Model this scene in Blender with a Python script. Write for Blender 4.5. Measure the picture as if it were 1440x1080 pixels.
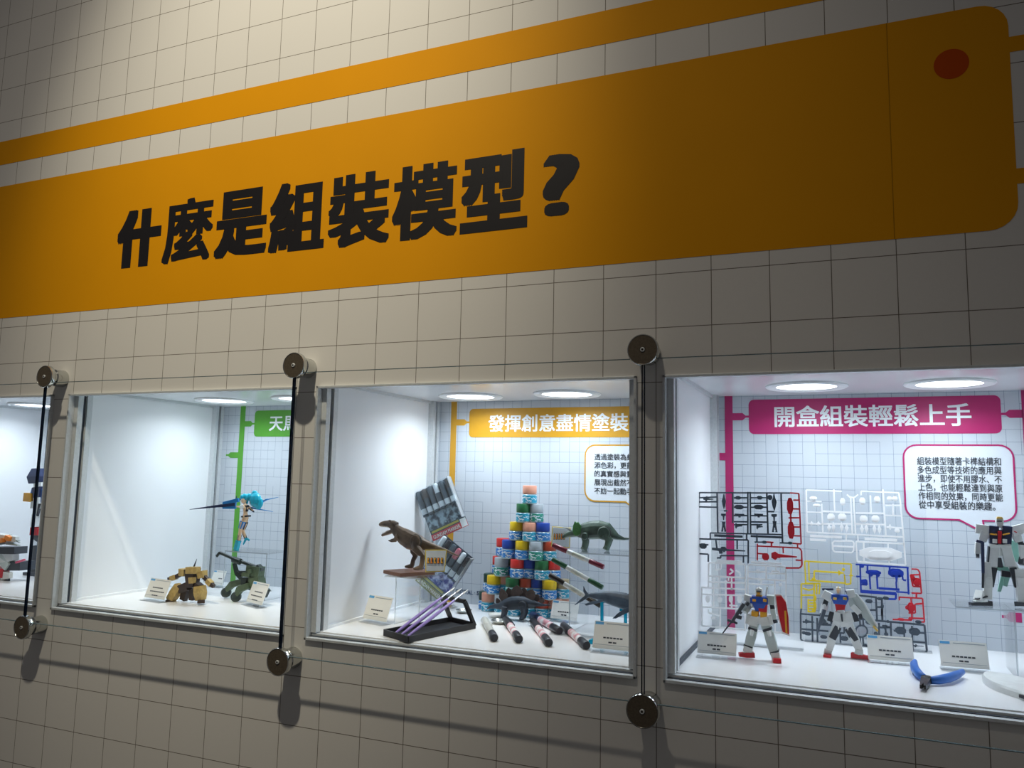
import bpy, bmesh, math, random
from mathutils import Vector, Matrix
random.seed(7)
for _o in list(bpy.data.objects): bpy.data.objects.remove(_o)
SC = bpy.context.scene
COL = SC.collection
# ------------------------------------------------------------------ camera
# wall grid cells are 0.1 m; X cells right along the wall, Y cells down, Z cells into the wall
RC = ((0.92089866, -0.02037421, 0.38926925), (-0.02733774, 0.99279842, 0.11663593), (-0.38884227, -0.11805161, 0.91370975))
CC = (22.19371307, 12.7866046, -14.17843307)
FPX = 1116.31
def W(X, Y, Z=0.0): return Vector((X * .1, Z * .1, (28 - Y) * .1))
def ray(px, py):
    a, b = (px - 720) / FPX, (py - 540) / FPX
    return [RC[0][i] * a + RC[1][i] * b + RC[2][i] for i in range(3)]
def onz(px, py, Z):
    d = ray(px, py); t = (Z - CC[2]) / d[2]
    return (CC[0] + d[0] * t, CC[1] + d[1] * t, Z)
def ony(px, py, Y):
    d = ray(px, py); t = (Y - CC[1]) / d[1]
    return (CC[0] + d[0] * t, Y, CC[2] + d[2] * t)
FLOOR_Y, CEIL_Y, BACK_Z = 16.10, 10.73, 5.2
def Q(px, py, Z): return W(*onz(px, py, Z))          # a point on the plane at depth Z
def FL(px, py): return W(*ony(px, py, FLOOR_Y))      # a point on the floor of the display cases
cam = bpy.data.objects.new('camera', bpy.data.cameras.new('camera')); COL.objects.link(cam)
cam.data.sensor_width = 36; cam.data.lens = 36 * FPX / 1440; cam.data.clip_start = .02
def w2b(v): return Vector((v[0], v[2], -v[1]))
_r, _d, _f = w2b(RC[0]), w2b(RC[1]), w2b(RC[2])
cam.matrix_world = Matrix.Translation(W(*CC)) @ Matrix((_r, -_d, -_f)).transposed().to_4x4()
SC.camera = cam
# ------------------------------------------------------------------ light and exposure
SC.view_settings.view_transform = 'Standard'; SC.view_settings.look = 'None'
SC.view_settings.gamma = 1; SC.view_settings.use_curve_mapping = False
SC.view_settings.exposure = 0.0
SC.cycles.transparent_max_bounces = 40; SC.cycles.max_bounces = 16; SC.cycles.diffuse_bounces = 8
world = bpy.data.worlds.new('world'); SC.world = world; world.use_nodes = True
world.node_tree.nodes['Background'].inputs[0].default_value = (1.0, .95, .93, 1)
world.node_tree.nodes['Background'].inputs[1].default_value = .082
def spot(loc, target, energy, size, blend, color, radius):
    l = bpy.data.lights.new('ceiling_spot', 'SPOT'); l.energy = energy; l.spot_size = math.radians(size); l.spot_blend = blend
    l.color = color; l.shadow_soft_size = radius
    o = bpy.data.objects.new('ceiling_spot', l); COL.objects.link(o); o.location = loc
    o.rotation_euler = (Vector(target) - Vector(loc)).to_track_quat('-Z', 'Y').to_euler(); return o
spot(W(13.6, -18.8, -17), W(10.0, 4.5, 0), 320, 36, 1.0, (1.0, .91, .70), .06)      # track spotlight above the banner
spot(W(13.6, -18.8, -17), W(9.2, 11, 0), 98, 62, 1.0, (1.0, .90, .74), .06)         # the spill of the same lamp
# ------------------------------------------------------------------ materials
MATS = {}
def srgb(c):
    if isinstance(c, str): c = [int(c[i:i + 2], 16) / 255 for i in (0, 2, 4)]
    return tuple(x / 12.92 if x <= .04045 else ((x + .055) / 1.055) ** 2.4 for x in c)
def new_mat(name):
    m = bpy.data.materials.new(name); m.use_nodes = True; MATS[name] = m
    return m, m.node_tree.nodes, m.node_tree.links, m.node_tree.nodes['Principled BSDF']
def mat(name, col, rough=.5, metal=0., vary=.06, scale=60., bump=0., emit=None, es=0., coat=0., spec=.5):
    if name in MATS: return MATS[name]
    m, N, L, b = new_mat(name); c = srgb(col)
    b.inputs['Roughness'].default_value = rough; b.inputs['Metallic'].default_value = metal
    b.inputs['Specular IOR Level'].default_value = spec
    if coat: b.inputs['Coat Weight'].default_value = coat
    tc = N.new('ShaderNodeTexCoord'); nz = N.new('ShaderNodeTexNoise'); nz.inputs['Scale'].default_value = scale; nz.inputs['Detail'].default_value = 3
    L.new(tc.outputs['Object'], nz.inputs['Vector'])
    r = N.new('ShaderNodeValToRGB'); e = r.color_ramp.elements
    e[0].position, e[1].position = .3, .7
    e[0].color = (*[x * (1 - vary) for x in c], 1); e[1].color = (*[min(1, x * (1 + vary)) for x in c], 1)
    L.new(nz.outputs['Fac'], r.inputs['Fac']); L.new(r.outputs['Color'], b.inputs['Base Color'])
    if bump:
        bp = N.new('ShaderNodeBump'); bp.inputs['Strength'].default_value = bump; bp.inputs['Distance'].default_value = .001
        L.new(nz.outputs['Fac'], bp.inputs['Height']); L.new(bp.outputs['Normal'], b.inputs['Normal'])
    if emit:
        b.inputs['Emission Color'].default_value = (*emit, 1); b.inputs['Emission Strength'].default_value = es
    return m
def clear_mat(name, tint, refl=1.0, rough=.02, haze=0., hazecol='ffffff', ior=1.45):
    if name in MATS: return MATS[name]
    m, N, L, b = new_mat(name); N.remove(b); out = N['Material Output']
    t = N.new('ShaderNodeBsdfTransparent'); t.inputs[0].default_value = (*tint, 1)
    g = N.new('ShaderNodeBsdfGlossy'); g.inputs['Roughness'].default_value = rough
    f0 = ((ior - 1) / (ior + 1)) ** 2
    lw = N.new('ShaderNodeLayerWeight'); lw.inputs['Blend'].default_value = .5          # facing term, the same from both sides of a thin sheet
    pw = N.new('ShaderNodeMath'); pw.operation = 'POWER'; pw.inputs[1].default_value = 5; L.new(lw.outputs['Facing'], pw.inputs[0])
    ad = N.new('ShaderNodeMath'); ad.operation = 'MULTIPLY_ADD'; ad.inputs[1].default_value = 1 - f0; ad.inputs[2].default_value = f0; L.new(pw.outputs[0], ad.inputs[0])
    mu = N.new('ShaderNodeMath'); mu.operation = 'MULTIPLY'; mu.inputs[1].default_value = refl; L.new(ad.outputs[0], mu.inputs[0])
    mx = N.new('ShaderNodeMixShader'); L.new(mu.outputs[0], mx.inputs[0]); L.new(t.outputs[0], mx.inputs[1]); L.new(g.outputs[0], mx.inputs[2])
    last = mx
    if haze:
        d = N.new('ShaderNodeBsdfDiffuse'); d.inputs[0].default_value = (*srgb(hazecol), 1)
        tr = N.new('ShaderNodeBsdfTranslucent'); tr.inputs[0].default_value = (*srgb(hazecol), 1)
        a = N.new('ShaderNodeAddShader'); L.new(d.outputs[0], a.inputs[0]); L.new(tr.outputs[0], a.inputs[1])
        m2 = N.new('ShaderNodeMixShader'); m2.inputs[0].default_value = haze
        L.new(mx.outputs[0], m2.inputs[1]); L.new(d.outputs[0], m2.inputs[2]); last = m2
    L.new(last.outputs[0], out.inputs['Surface']); return m
def grid_mat(name, base, line, sx, sy, lw, ox=0., oy=0., rough=.45, broken=0., fine=0.):
    """white printed sheet with a grid of thin lines, in world metres (x and z)"""
    m, N, L, b = new_mat(name); b.inputs['Roughness'].default_value = rough
    tc = N.new('ShaderNodeTexCoord'); sp = N.new('ShaderNodeSeparateXYZ'); L.new(tc.outputs['Object'], sp.inputs[0])
    def M(op, a, bb=None, c=None):
        n = N.new('ShaderNodeMath'); n.operation = op
        for i, v in enumerate((a, bb, c)):
            if v is None: continue
            if isinstance(v, (int, float)): n.inputs[i].default_value = v
            else: L.new(v, n.inputs[i])
        return n.outputs[0]
    u = M('DIVIDE', M('SUBTRACT', sp.outputs['X'], ox), sx); v = M('DIVIDE', M('SUBTRACT', sp.outputs['Z'], oy), sy)
    def ln(t, cell, q):
        d = M('ABSOLUTE', M('SUBTRACT', M('FRACT', M('ADD', t, .5)), .5))
        s = M('LESS_THAN', d, lw / cell / 2)
        if broken:   # some segments of the printed grid are left out
            cb = N.new('ShaderNodeCombineXYZ')
            L.new(M('FLOOR', M('ADD', u, .5 if q == 0 else 0)), cb.inputs[0]); L.new(M('FLOOR', M('ADD', v, .5 if q else 0)), cb.inputs[1]); cb.inputs[2].default_value = q * 7.3
            wn = N.new('ShaderNodeTexWhiteNoise'); wn.noise_dimensions = '3D'; L.new(cb.outputs[0], wn.inputs['Vector'])
            s = M('MULTIPLY', s, M('GREATER_THAN', wn.outputs['Value'], broken))
        return s
    f = M('MAXIMUM', ln(u, sx, 0), ln(v, sy, 1))
    nz = N.new('ShaderNodeTexNoise'); nz.inputs['Scale'].default_value = 2.5; L.new(tc.outputs['Object'], nz.inputs['Vector'])
    c = srgb(base); rp = N.new('ShaderNodeValToRGB'); e = rp.color_ramp.elements
    e[0].color = (*[x * .97 for x in c], 1); e[1].color = (*c, 1); L.new(nz.outputs['Fac'], rp.inputs['Fac'])
    mx = N.new('ShaderNodeMix'); mx.data_type = 'RGBA'; L.new(f, mx.inputs['Factor']); L.new(rp.outputs['Color'], mx.inputs['A']); mx.inputs['B'].default_value = (*srgb(line), 1)
    L.new(mx.outputs['Result'], b.inputs['Base Color']); return m
M_wall = grid_mat('printed_wallpaper', 'dcdad6', '6a6258', .1, .1, .0014, rough=.7)
M_back = grid_mat('printed_back_sheet', 'c3cad2', '7e8da0', .0268, .0268, .0008, ox=.004, oy=.01, broken=.07)
M_white = mat('white_board', 'f2f4f5', .5, vary=.02, scale=8)
M_gloss = mat('white_gloss_board', 'f0f2f4', .45, vary=.02, scale=8)
M_ceil = mat('white_ceiling_board', 'eef0f3', .2, vary=.02, scale=8)
M_floorw = mat('white_case_floor', 'f4f5f6', .22, vary=.02, scale=8)
M_alu = mat('brushed_aluminium', 'd2d6d8', .45, .2, scale=200)
M_alud = mat('aluminium_slot', '4a525c', .5, .6)
M_chrome = mat('chrome', 'c9cbc8', .12, 1.0, vary=.03)
M_cap = mat('shaded_brushed_cap', '6d6354', .42, .6, scale=300, vary=.15)  # brushed metal; the dimness of its unlit front is put into the colour
M_amber = mat('amber_print', 'de9700', .7, vary=.02, scale=6, spec=.15)
M_orange = mat('orange_print', 'c04a00', .7, vary=.02, spec=.15)
M_black = mat('black_ink', '141216', .45)
M_glass = clear_mat('clear_pane', (.985, .99, .99), 1.0, ior=1.5)
M_edge = clear_mat('pane_edge', (.30, .38, .40), 1.0, .15, haze=.45, hazecol='7d8f93')
M_edgev = clear_mat('pane_joint_edge', (.10, .14, .22), .6, .15, haze=.6, hazecol='1a2538')
M_acr = clear_mat('clear_acrylic', (.985, .992, .995), 1.0, .03)
M_acre = clear_mat('acrylic_edge', (.86, .90, .92), .8, .1, haze=.25, hazecol='f4f7fa')
M_lamp = mat('lamp_diffuser', 'ffffff', .5, emit=(.86, .94, 1.0), es=4.0)
# ------------------------------------------------------------------ mesh helpers
def obj(name, bm, material, parent=None, smooth=False, bevel=0., loc=None):
    me = bpy.data.meshes.new(name)
    bmesh.ops.recalc_face_normals(bm, faces=bm.faces[:])
    bm.to_mesh(me); bm.free()
    mats = material if isinstance(material, (list, tuple)) else [material]
    for m in mats: me.materials.append(m)
    if smooth:
        me.polygons.foreach_set('use_smooth', [True] * len(me.polygons))
    o = bpy.data.objects.new(name, me); COL.objects.link(o)
    if smooth == 'auto': me.set_sharp_from_angle(angle=math.radians(35))
    if parent is not None: o.parent = parent
    if loc is not None: o.location = loc
    if bevel:
        b = o.modifiers.new('bevel', 'BEVEL'); b.width = bevel; b.segments = 2; b.limit_method = 'ANGLE'
    return o
def tag(o, label, cat, group=None, kind=None):
    if label: o['label'] = label
    if cat: o['category'] = cat
    if group: o['group'] = group
    if kind: o['kind'] = kind
    return o
def thing(name, label, cat, loc=(0, 0, 0), rz=0., group=None, rot=None, scale=1.):
    o = bpy.data.objects.new(name, None); COL.objects.link(o); o.location = loc; o.empty_display_size = .02
    o.rotation_euler = rot if rot else (0, 0, rz); o.scale = (scale,) * 3
    return tag(o, label, cat, group)
def copy_tree(o, parent=None):
    c = o.copy(); COL.objects.link(c)
    if parent is not None: c.parent = parent
    for ch in list(o.children): copy_tree(ch, c)
    return c
def BM(): return bmesh.new()
def box(bm, a, b, mi=0):
    a, b = Vector(a), Vector(b)
    lo = [min(a[i], b[i]) for i in range(3)]; hi = [max(a[i], b[i]) for i in range(3)]
    v = [bm.verts.new((x, y, z)) for x in (lo[0], hi[0]) for y in (lo[1], hi[1]) for z in (lo[2], hi[2])]
    for q in ((0, 1, 3, 2), (4, 6, 7, 5), (0, 4, 5, 1), (2, 3, 7, 6), (0, 2, 6, 4), (1, 5, 7, 3)):
        f = bm.faces.new([v[i] for i in q]); f.material_index = mi
    return bm
def wbox(bm, X0, Y0, Z0, X1, Y1, Z1, mi=0): return box(bm, W(X0, Y0, Z0), W(X1, Y1, Z1), mi)
def frame_of(d, up=None):
    d = Vector(d).normalized(); up = Vector(up) if up is not None else Vector((0, 0, 1))
    if abs(d.dot(up)) > .98: up = Vector((0, 1, 0)) if abs(d.y) < .9 else Vector((1, 0, 0))
    s = d.cross(up).normalized(); return d, s, s.cross(d).normalized()
def limb(bm, a, b, wa, ta, wb=None, tb=None, up=None, mi=0, mid=None):
    """tapered block from a to b: wa/ta width and thickness at a, wb/tb at b; mid = (t, w, th) an extra ring"""
    a, b = Vector(a), Vector(b); wb = wa if wb is None else wb; tb = ta if tb is None else tb
    d, s, u = frame_of(b - a, up)
    rings = [(0, wa, ta)] + ([mid] if mid else []) + [(1, wb, tb)]
    R = []
    for t, w, th in rings:
        c = a.lerp(b, t)
        R.append([bm.verts.new(c + s * (w * i / 2) + u * (th * j / 2)) for i, j in ((-1, -1), (1, -1), (1, 1), (-1, 1))])
    for r0, r1 in zip(R, R[1:]):
        for i in range(4): bm.faces.new((r0[i], r0[(i + 1) % 4], r1[(i + 1) % 4], r1[i])).material_index = mi
    bm.faces.new(R[0][::-1]).material_index = mi; bm.faces.new(R[-1]).material_index = mi
    return bm
def loft(bm, pts, radii, seg=12, up=None, mi=0, cap=True):
    """tube through pts; each radius a number or (side, up)"""
    P = [Vector(p) for p in pts]; prev = None; R = []
    for i, p in enumerate(P):
        d = (P[min(i + 1, len(P) - 1)] - P[max(i - 1, 0)]).normalized()
        if prev is None: _, s, u = frame_of(d, up)
        else:
            s = prev - d * prev.dot(d); s.normalize(); u = s.cross(d).normalized()
        prev = s
        r = radii[i] if isinstance(radii, (list, tuple)) else radii
        rs, ru = (r if isinstance(r, tuple) else (r, r))
        R.append([bm.verts.new(p + s * (rs * math.cos(2 * math.pi * k / seg)) + u * (ru * math.sin(2 * math.pi * k / seg))) for k in range(seg)])
    for r0, r1 in zip(R, R[1:]):
        for k in range(seg): bm.faces.new((r0[k], r0[(k + 1) % seg], r1[(k + 1) % seg], r1[k])).material_index = mi
    if cap:
        bm.faces.new(R[0][::-1]).material_index = mi; bm.faces.new(R[-1]).material_index = mi
    return bm
def lathe(bm, prof, seg=24, M=None, mi=0):
    """prof: (radius, height) list around local z; M places it"""
    M = M or Matrix(); R = []
    for r, h in prof:
        if r < 1e-7: R.append([bm.verts.new(M @ Vector((0, 0, h)))])
        else: R.append([bm.verts.new(M @ Vector((r * math.cos(2 * math.pi * k / seg), r * math.sin(2 * math.pi * k / seg), h))) for k in range(seg)])
    for r0, r1 in zip(R, R[1:]):
        for k in range(seg):
            a, b, c, d = r0[k % len(r0)], r0[(k + 1) % len(r0)], r1[(k + 1) % len(r1)], r1[k % len(r1)]
            vs = []
            for q in (a, b, c, d):
                if q not in vs: vs.append(q)
            if len(vs) > 2: bm.faces.new(vs).material_index = mi
    return bm
def cyl(bm, a, b, ra, rb=None, seg=14, mi=0): return loft(bm, [a, b], [ra, ra if rb is None else rb], seg, mi=mi)
def prism(bm, poly, y0, y1, mi=0, M=None):
    """poly in the x-z plane, extruded from y0 to y1"""
    M = M or Matrix()
    A = [bm.verts.new(M @ Vector((x, y0, z))) for x, z in poly]; B = [bm.verts.new(M @ Vector((x, y1, z))) for x, z in poly]
    n = len(poly)
    bm.faces.new(A).material_index = mi; bm.faces.new(B[::-1]).material_index = mi
    for i in range(n): bm.faces.new((A[i], B[i], B[(i + 1) % n], A[(i + 1) % n])).material_index = mi
    return bm
def rrect(x0, z0, x1, z1, r, seg=6, corners=(1, 1, 1, 1)):
    out = []
    for (cx, cz, a0), on in zip(((x1 - r, z1 - r, 0), (x0 + r, z1 - r, 90), (x0 + r, z0 + r, 180), (x1 - r, z0 + r, 270)), corners):
        if not on:
            out.append((x1 if a0 in (0, 270) else x0, z1 if a0 in (0, 90) else z0)); continue
        for k in range(seg + 1):
            a = math.radians(a0 + 90 * k / seg); out.append((cx + r * math.cos(a), cz + r * math.sin(a)))
    return out
def chaikin(p, n=2, closed=True):
    for _ in range(n):
        q = []
        for i in range(len(p) if closed else len(p) - 1):
            a, b = Vector(p[i]), Vector(p[(i + 1) % len(p)]); q += [a.lerp(b, .25), a.lerp(b, .75)]
        p = q if closed else [Vector(p[0])] + q + [Vector(p[-1])]
    return [tuple(v) for v in p]
def text_mesh(name, body, x0, x1, z0, z1, y, material, parent=None, bold=(0, 0)):
    """flat lettering fitted into the box x0..x1, z0..z1 on the plane y, facing -y; bold = stroke widening in em (x, z)"""
    cu = bpy.data.curves.new(name, 'FONT'); cu.body = body; cu.resolution_u = 3
    t = bpy.data.objects.new(name, cu); COL.objects.link(t)
    bpy.context.view_layer.update()
    src = bpy.data.meshes.new_from_object(t.evaluated_get(bpy.context.evaluated_depsgraph_get()))
    bpy.data.objects.remove(t); bpy.data.curves.remove(cu)
    co = [v.co.copy() for v in src.vertices]; fa = [list(p.vertices) for p in src.polygons]; bpy.data.meshes.remove(src)
    offs = [(0, 0)]
    if bold[0] or bold[1]: offs = [(i * bold[0] / 2, j * bold[1] / 2) for i in (-2, -1, 0, 1, 2) for j in (-2, -1, 0, 1, 2) if abs(i) == 2 or abs(j) == 2 or i == j == 0]
    V, F = [], []
    for dx, dz in offs:
        n = len(V); V += [(c.x + dx, c.y + dz) for c in co]; F += [[n + i for i in f] for f in fa]
    xs = [v[0] for v in V]; ys = [v[1] for v in V]; ax, ay = min(xs), min(ys)
    sx = (x1 - x0) / (max(xs) - ax); sz = (z1 - z0) / (max(ys) - ay)
    me = bpy.data.meshes.new(name); nv = len(co); me.from_pydata([(x0 + (a - ax) * sx, y - (k // nv) * 2e-5, z0 + (b - ay) * sz) for k, (a, b) in enumerate(V)], [], F)
    me.materials.append(material)
    o = bpy.data.objects.new(name, me); COL.objects.link(o)
    if parent is not None: o.parent = parent
    return o
def flat(name, poly, y, material, parent=None, depth=.0003):
    bm = BM(); prism(bm, poly, y, y + depth); return obj(name, bm, material, parent)
def outline(name, poly, y, wd, material, parent=None, closed=True):
    """thin printed line along a polygon in the x-z plane"""
    bm = BM(); n = len(poly)
    for i in range(n if closed else n - 1):
        a, b = Vector(poly[i]), Vector(poly[(i + 1) % n]); d = (b - a)
        if d.length < 1e-6: continue
        d.normalize(); s = Vector((-d.y, d.x)) * wd / 2; e = d * wd * .3
        q = [a - e - s, b + e - s, b + e + s, a - e + s]
        bm.faces.new([bm.verts.new((p.x, y - (i % 2) * 4e-5, p.y)) for p in q])
    return obj(name, bm, material, parent)
X_ = lambda X: X * .1
Z_ = lambda Y: (28 - Y) * .1
# ------------------------------------------------------------------ the wall
CASES = [(-3.75, 3.32), (3.92, 11.0), (11.57, 18.65), (19.13, 26.25)]
OT, OB = 10.88, 16.23
bm = BM()
XL, XR, YT, YB, TH = -9., 33., -9., 28., .3
wbox(bm, XL, YT, 0, XR, OT, TH); wbox(bm, XL, OB, 0, XR, YB, TH)
xs = [XL] + [v for c in CASES for v in c] + [XR]
for i in range(0, len(xs), 2): wbox(bm, xs[i], OT, 0, xs[i + 1], OB, TH)
tag(obj('wall_front', bm, M_wall), 'pale display wall printed with a grid of thin lines', 'wall', kind='structure')
bm = BM(); box(bm, (-1, -4.5, -.05), (3.4, .8, 0)); tag(obj('floor', bm, mat('grey_carpet', '4a4a4c', .9, bump=.3)), 'dark grey floor in front of the display wall', 'floor', kind='structure')
# printed banner
yb = -.0006
bn = thing('printed_banner', 'wide amber printed banner with a rounded right end and black headline', 'banner', (0, 0, 0))
flat('amber_field', rrect(X_(-9), Z_(8.73), X_(24.75), Z_(4.93), .042, corners=(1, 0, 0, 1)), yb, M_amber, bn)
bm = BM(); prism(bm, [(X_(23.92) + .0258 * math.cos(a * math.pi / 16), Z_(5.85) + .0258 * math.sin(a * math.pi / 16)) for a in range(32)], yb - .0004, yb); obj('orange_dot', bm, M_orange, bn)
bm = BM(); box(bm, (X_(22.975), yb - .0003, Z_(8.73)), (X_(22.987), yb, Z_(4.93))); obj('panel_seam', bm, mat('seam_line', 'a87400', .7, spec=.1), bn)
bm = BM(); box(bm, (X_(24.75), yb, Z_(5.81)), (X_(33), -.0002, Z_(5.55))); obj('amber_tab', bm, M_amber, bn)
bm = BM(); box(bm, (X_(24.75), yb, Z_(8.01)), (X_(33), -.0002, Z_(7.76))); obj('amber_tab', bm, M_amber, bn)
for ch, x0, x1, y0, y1, bo in (('什', 5.13, 6.62, 6.22, 7.72, (.078, .055)), ('麼', 6.70, 8.28, 6.13, 7.74, (.034, .020)), ('是', 8.36, 9.92, 6.12, 7.76, (.062, .030)), ('組', 9.98, 11.53, 6.13, 7.77, (.046, .026)),
                           ('裝', 11.62, 13.22, 6.16, 7.82, (.044, .024)), ('模', 13.28, 14.85, 6.18, 7.82, (.044, .024)), ('型', 14.92, 16.42, 6.16, 7.82, (.056, .032))):
    text_mesh('headline_character', ch, X_(x0), X_(x1), Z_(y1), Z_(y0), yb - .0003, M_black, bn, bold=bo)
text_mesh('question_mark', '?', X_(16.74), X_(17.50), Z_(7.66), Z_(6.40), yb - .0003, M_black, bn, bold=(.035, .02))
bm = BM(); box(bm, (X_(-9), yb, Z_(4.28)), (X_(33), -.0002, Z_(3.58))); tag(obj('printed_stripe', bm, M_amber), 'long thin amber stripe printed above the wide banner', 'stripe')
# ------------------------------------------------------------------ display cases
CLAB = ['recessed lit display case at the far left edge of the wall', 'recessed lit display case with the tan robot and green cannon walker',
        'recessed lit display case with the paint jar pyramid and dinosaurs', 'recessed lit display case with the pink title plate and robots']
def slot_post(bm, X0, X1, Y0, Y1, Z0, Z1, side):
    """upright aluminium profile with a slot in the face that looks into the case"""
    zm, q = (Z0 + Z1) / 2, (Z1 - Z0)
    d = (X1 - X0) * .45
    if side > 0:   # left post, slot faces +X
        wbox(bm, X0, Y0, Z0, X1 - d, Y1, Z1); wbox(bm, X1 - d, Y0, Z0, X1, Y1, Z0 + q * .36); wbox(bm, X1 - d, Y0, Z1 - q * .36, X1, Y1, Z1)
        wbox(bm, X1 - d, Y0, zm - q * .13, X1 - d * .96, Y1, zm + q * .13, 1)
    else:
        wbox(bm, X0 + d, Y0, Z0, X1, Y1, Z1); wbox(bm, X0, Y0, Z0, X0 + d, Y1, Z0 + q * .36); wbox(bm, X0, Y0, Z1 - q * .36, X0 + d, Y1, Z1)
        wbox(bm, X0 + d * .96, Y0, zm - q * .13, X0 + d, Y1, zm + q * .13, 1)
CASE_ROOT = []
for ci, (x0, x1) in enumerate(CASES):
    c = thing('display_case', CLAB[ci], 'display case', (0, 0, 0)); CASE_ROOT.append(c)
    xi, xo = x0 + .06, x1 - .06; t = .12; f0 = TH
    bm = BM(); wbox(bm, xi - t, CEIL_Y, f0, xi, FLOOR_Y, BACK_Z); obj('side_panel', bm, M_gloss, c)
    bm = BM(); wbox(bm, xo, CEIL_Y, f0, xo + t, FLOOR_Y, BACK_Z); obj('side_panel', bm, M_gloss, c)
    bm = BM(); wbox(bm, xi - t, CEIL_Y - t, BACK_Z, xo + t, FLOOR_Y + t, BACK_Z + t); obj('back_panel', bm, M_back, c)
    bm = BM(); wbox(bm, xi - t, FLOOR_Y, .26, xo + t, FLOOR_Y + t, BACK_Z); obj('floor_panel', bm, M_floorw, c)
    bm = BM(); wbox(bm, xi - t, CEIL_Y - t, f0, xo + t, CEIL_Y, BACK_Z); obj('ceiling_panel', bm, M_ceil, c)
    # front trim around the opening
    w = .05
    for q in ((x0, OT, x0 + w, OB), (x1 - w, OT, x1, OB), (x0, OT, x1, OT + w), (x0, OB - w * 1.1, x1, OB)):
        bm = BM(); wbox(bm, q[0], q[1], -.07, q[2], q[3], .10); obj('trim_strip', bm, M_alu, c, bevel=.0008)
    bm = BM(); wbox(bm, x0 + .05, FLOOR_Y + .02, .12, x1 - .05, OB - .03, .24); obj('front_rail', bm, M_alu, c)
    bm = BM(); wbox(bm, x0 + .05, OB - .07, .05, x1 - .05, OB - .02, .27); obj('slot_strip', bm, M_alud, c)
    for s in (1, -1):
        a, b = ((x0 + .02, x0 + .17) if s > 0 else (x1 - .17, x1 - .02))
        bm = BM(); slot_post(bm, a, b, OT, FLOOR_Y, .10, .52, s); obj('front_post', bm, [M_alu, M_alud], c)
        a, b = ((xi, xi + .16) if s > 0 else (xo - .16, xo))
        bm = BM(); slot_post(bm, a, b, CEIL_Y, FLOOR_Y, BACK_Z - .34, BACK_Z, s); obj('corner_post', bm, [M_alu, M_alud], c)
        a, b = ((xi, xi + .07) if s > 0 else (xo - .07, xo))
        bm = BM(); wbox(bm, a, CEIL_Y, .5, b, CEIL_Y + .07, BACK_Z - .3); obj('side_rail', bm, M_alu, c)
        bm = BM(); wbox(bm, a, FLOOR_Y - .06, .5, b, FLOOR_Y, BACK_Z - .3); obj('side_rail', bm, M_alud if ci == 3 else M_white, c)  # in the last case the floor rail's dark colour stands for a gap's shadow
# downlights
def downlight(X, Z, label, power=1.0):
    o = thing('downlight', label, 'ceiling light', W(X, CEIL_Y, Z), group='round downlights in the display cases')
    bm = BM(); lathe(bm, [(.060, 0), (.081, 0), (.082, -.003), (.078, -.0055), (.060, -.0035)], 40); obj('trim_ring', bm, M_white, o, smooth='auto')
    bm = BM(); lathe(bm, [(0, -.0025), (.0605, -.0025), (.0605, -.0005), (0, -.0005)], 40); obj('diffuser', bm, M_lamp, o)
    l = bpy.data.lights.new('lamp_light', 'AREA'); l.shape = 'DISK'; l.size = .115; l.spread = math.radians(155); l.energy = power; l.color = (.81, .915, 1.0)
    lo = bpy.data.objects.new('lamp_light', l); COL.objects.link(lo); lo.parent = o; lo.location = (0, 0, -.004)
downlight(-2.0, 3.4, 'round downlight in the far left display case, partly behind the knob', .74)
downlight(.62, 3.4, 'round downlight on the right in the far left display case', .74)
downlight(5.75, 3.45, 'round downlight above the tan robot', .74)
downlight(8.45, 3.45, 'round downlight beside the green title plate', .74)
downlight(13.39, 3.85, 'round downlight nearer the bare side panel in the paint jar case')
downlight(15.98, 3.8, 'round downlight above the paint jar pyramid')
downlight(21.4, 3.45, 'round downlight on the left above the pink title plate')
downlight(24.05, 3.55, 'round downlight on the right above the pink title plate')
# glass panes held by standoffs
PX = [-4.1, 3.6, 11.3, 18.88, 26.5]
PANEL = ['clear pane in front of the far left display case', 'clear pane in front of the case with the tan robot', 'clear pane in front of the paint jar case', 'clear pane in front of the case with the pink title plate']
for i in range(4):
    a, b, y0, y1, z0, z1 = PX[i] + .015, PX[i + 1] - .015, 10.63, 16.5, -.50, -.45
    g = thing('glass_pane', PANEL[i], 'glass pane', (0, 0, 0), group='clear panes on standoffs')
    bm = BM(); zm = (z0 + z1) / 2; bm.faces.new([bm.verts.new(W(*q)) for q in ((a, y0, zm), (b, y0, zm), (b, y1, zm), (a, y1, zm))]); obj('sheet', bm, M_glass, g)
    for k, q in enumerate(((a, y0, a + .012, y1), (b - .012, y0, b, y1), (a, y0, b, y0 + .012), (a, y1 - .012, b, y1))):
        bm = BM(); wbox(bm, q[0], q[1], z0, q[2], q[3], z1); obj('polished_edge', bm, M_edgev if k < 2 else M_edge, g)
SLAB = {(1, 0): 'chrome standoff knob above the dark pane joint at far left', (1, 1): 'chrome standoff knob below the dark pane joint at far left',
        (2, 0): 'chrome standoff knob above the joint left of the paint jar case', (2, 1): 'chrome standoff knob below the joint left of the paint jar case',
        (3, 0): 'dark faced standoff knob above the pillar left of the pink case', (3, 1): 'dark faced standoff knob below the pillar left of the pink case'}
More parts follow.
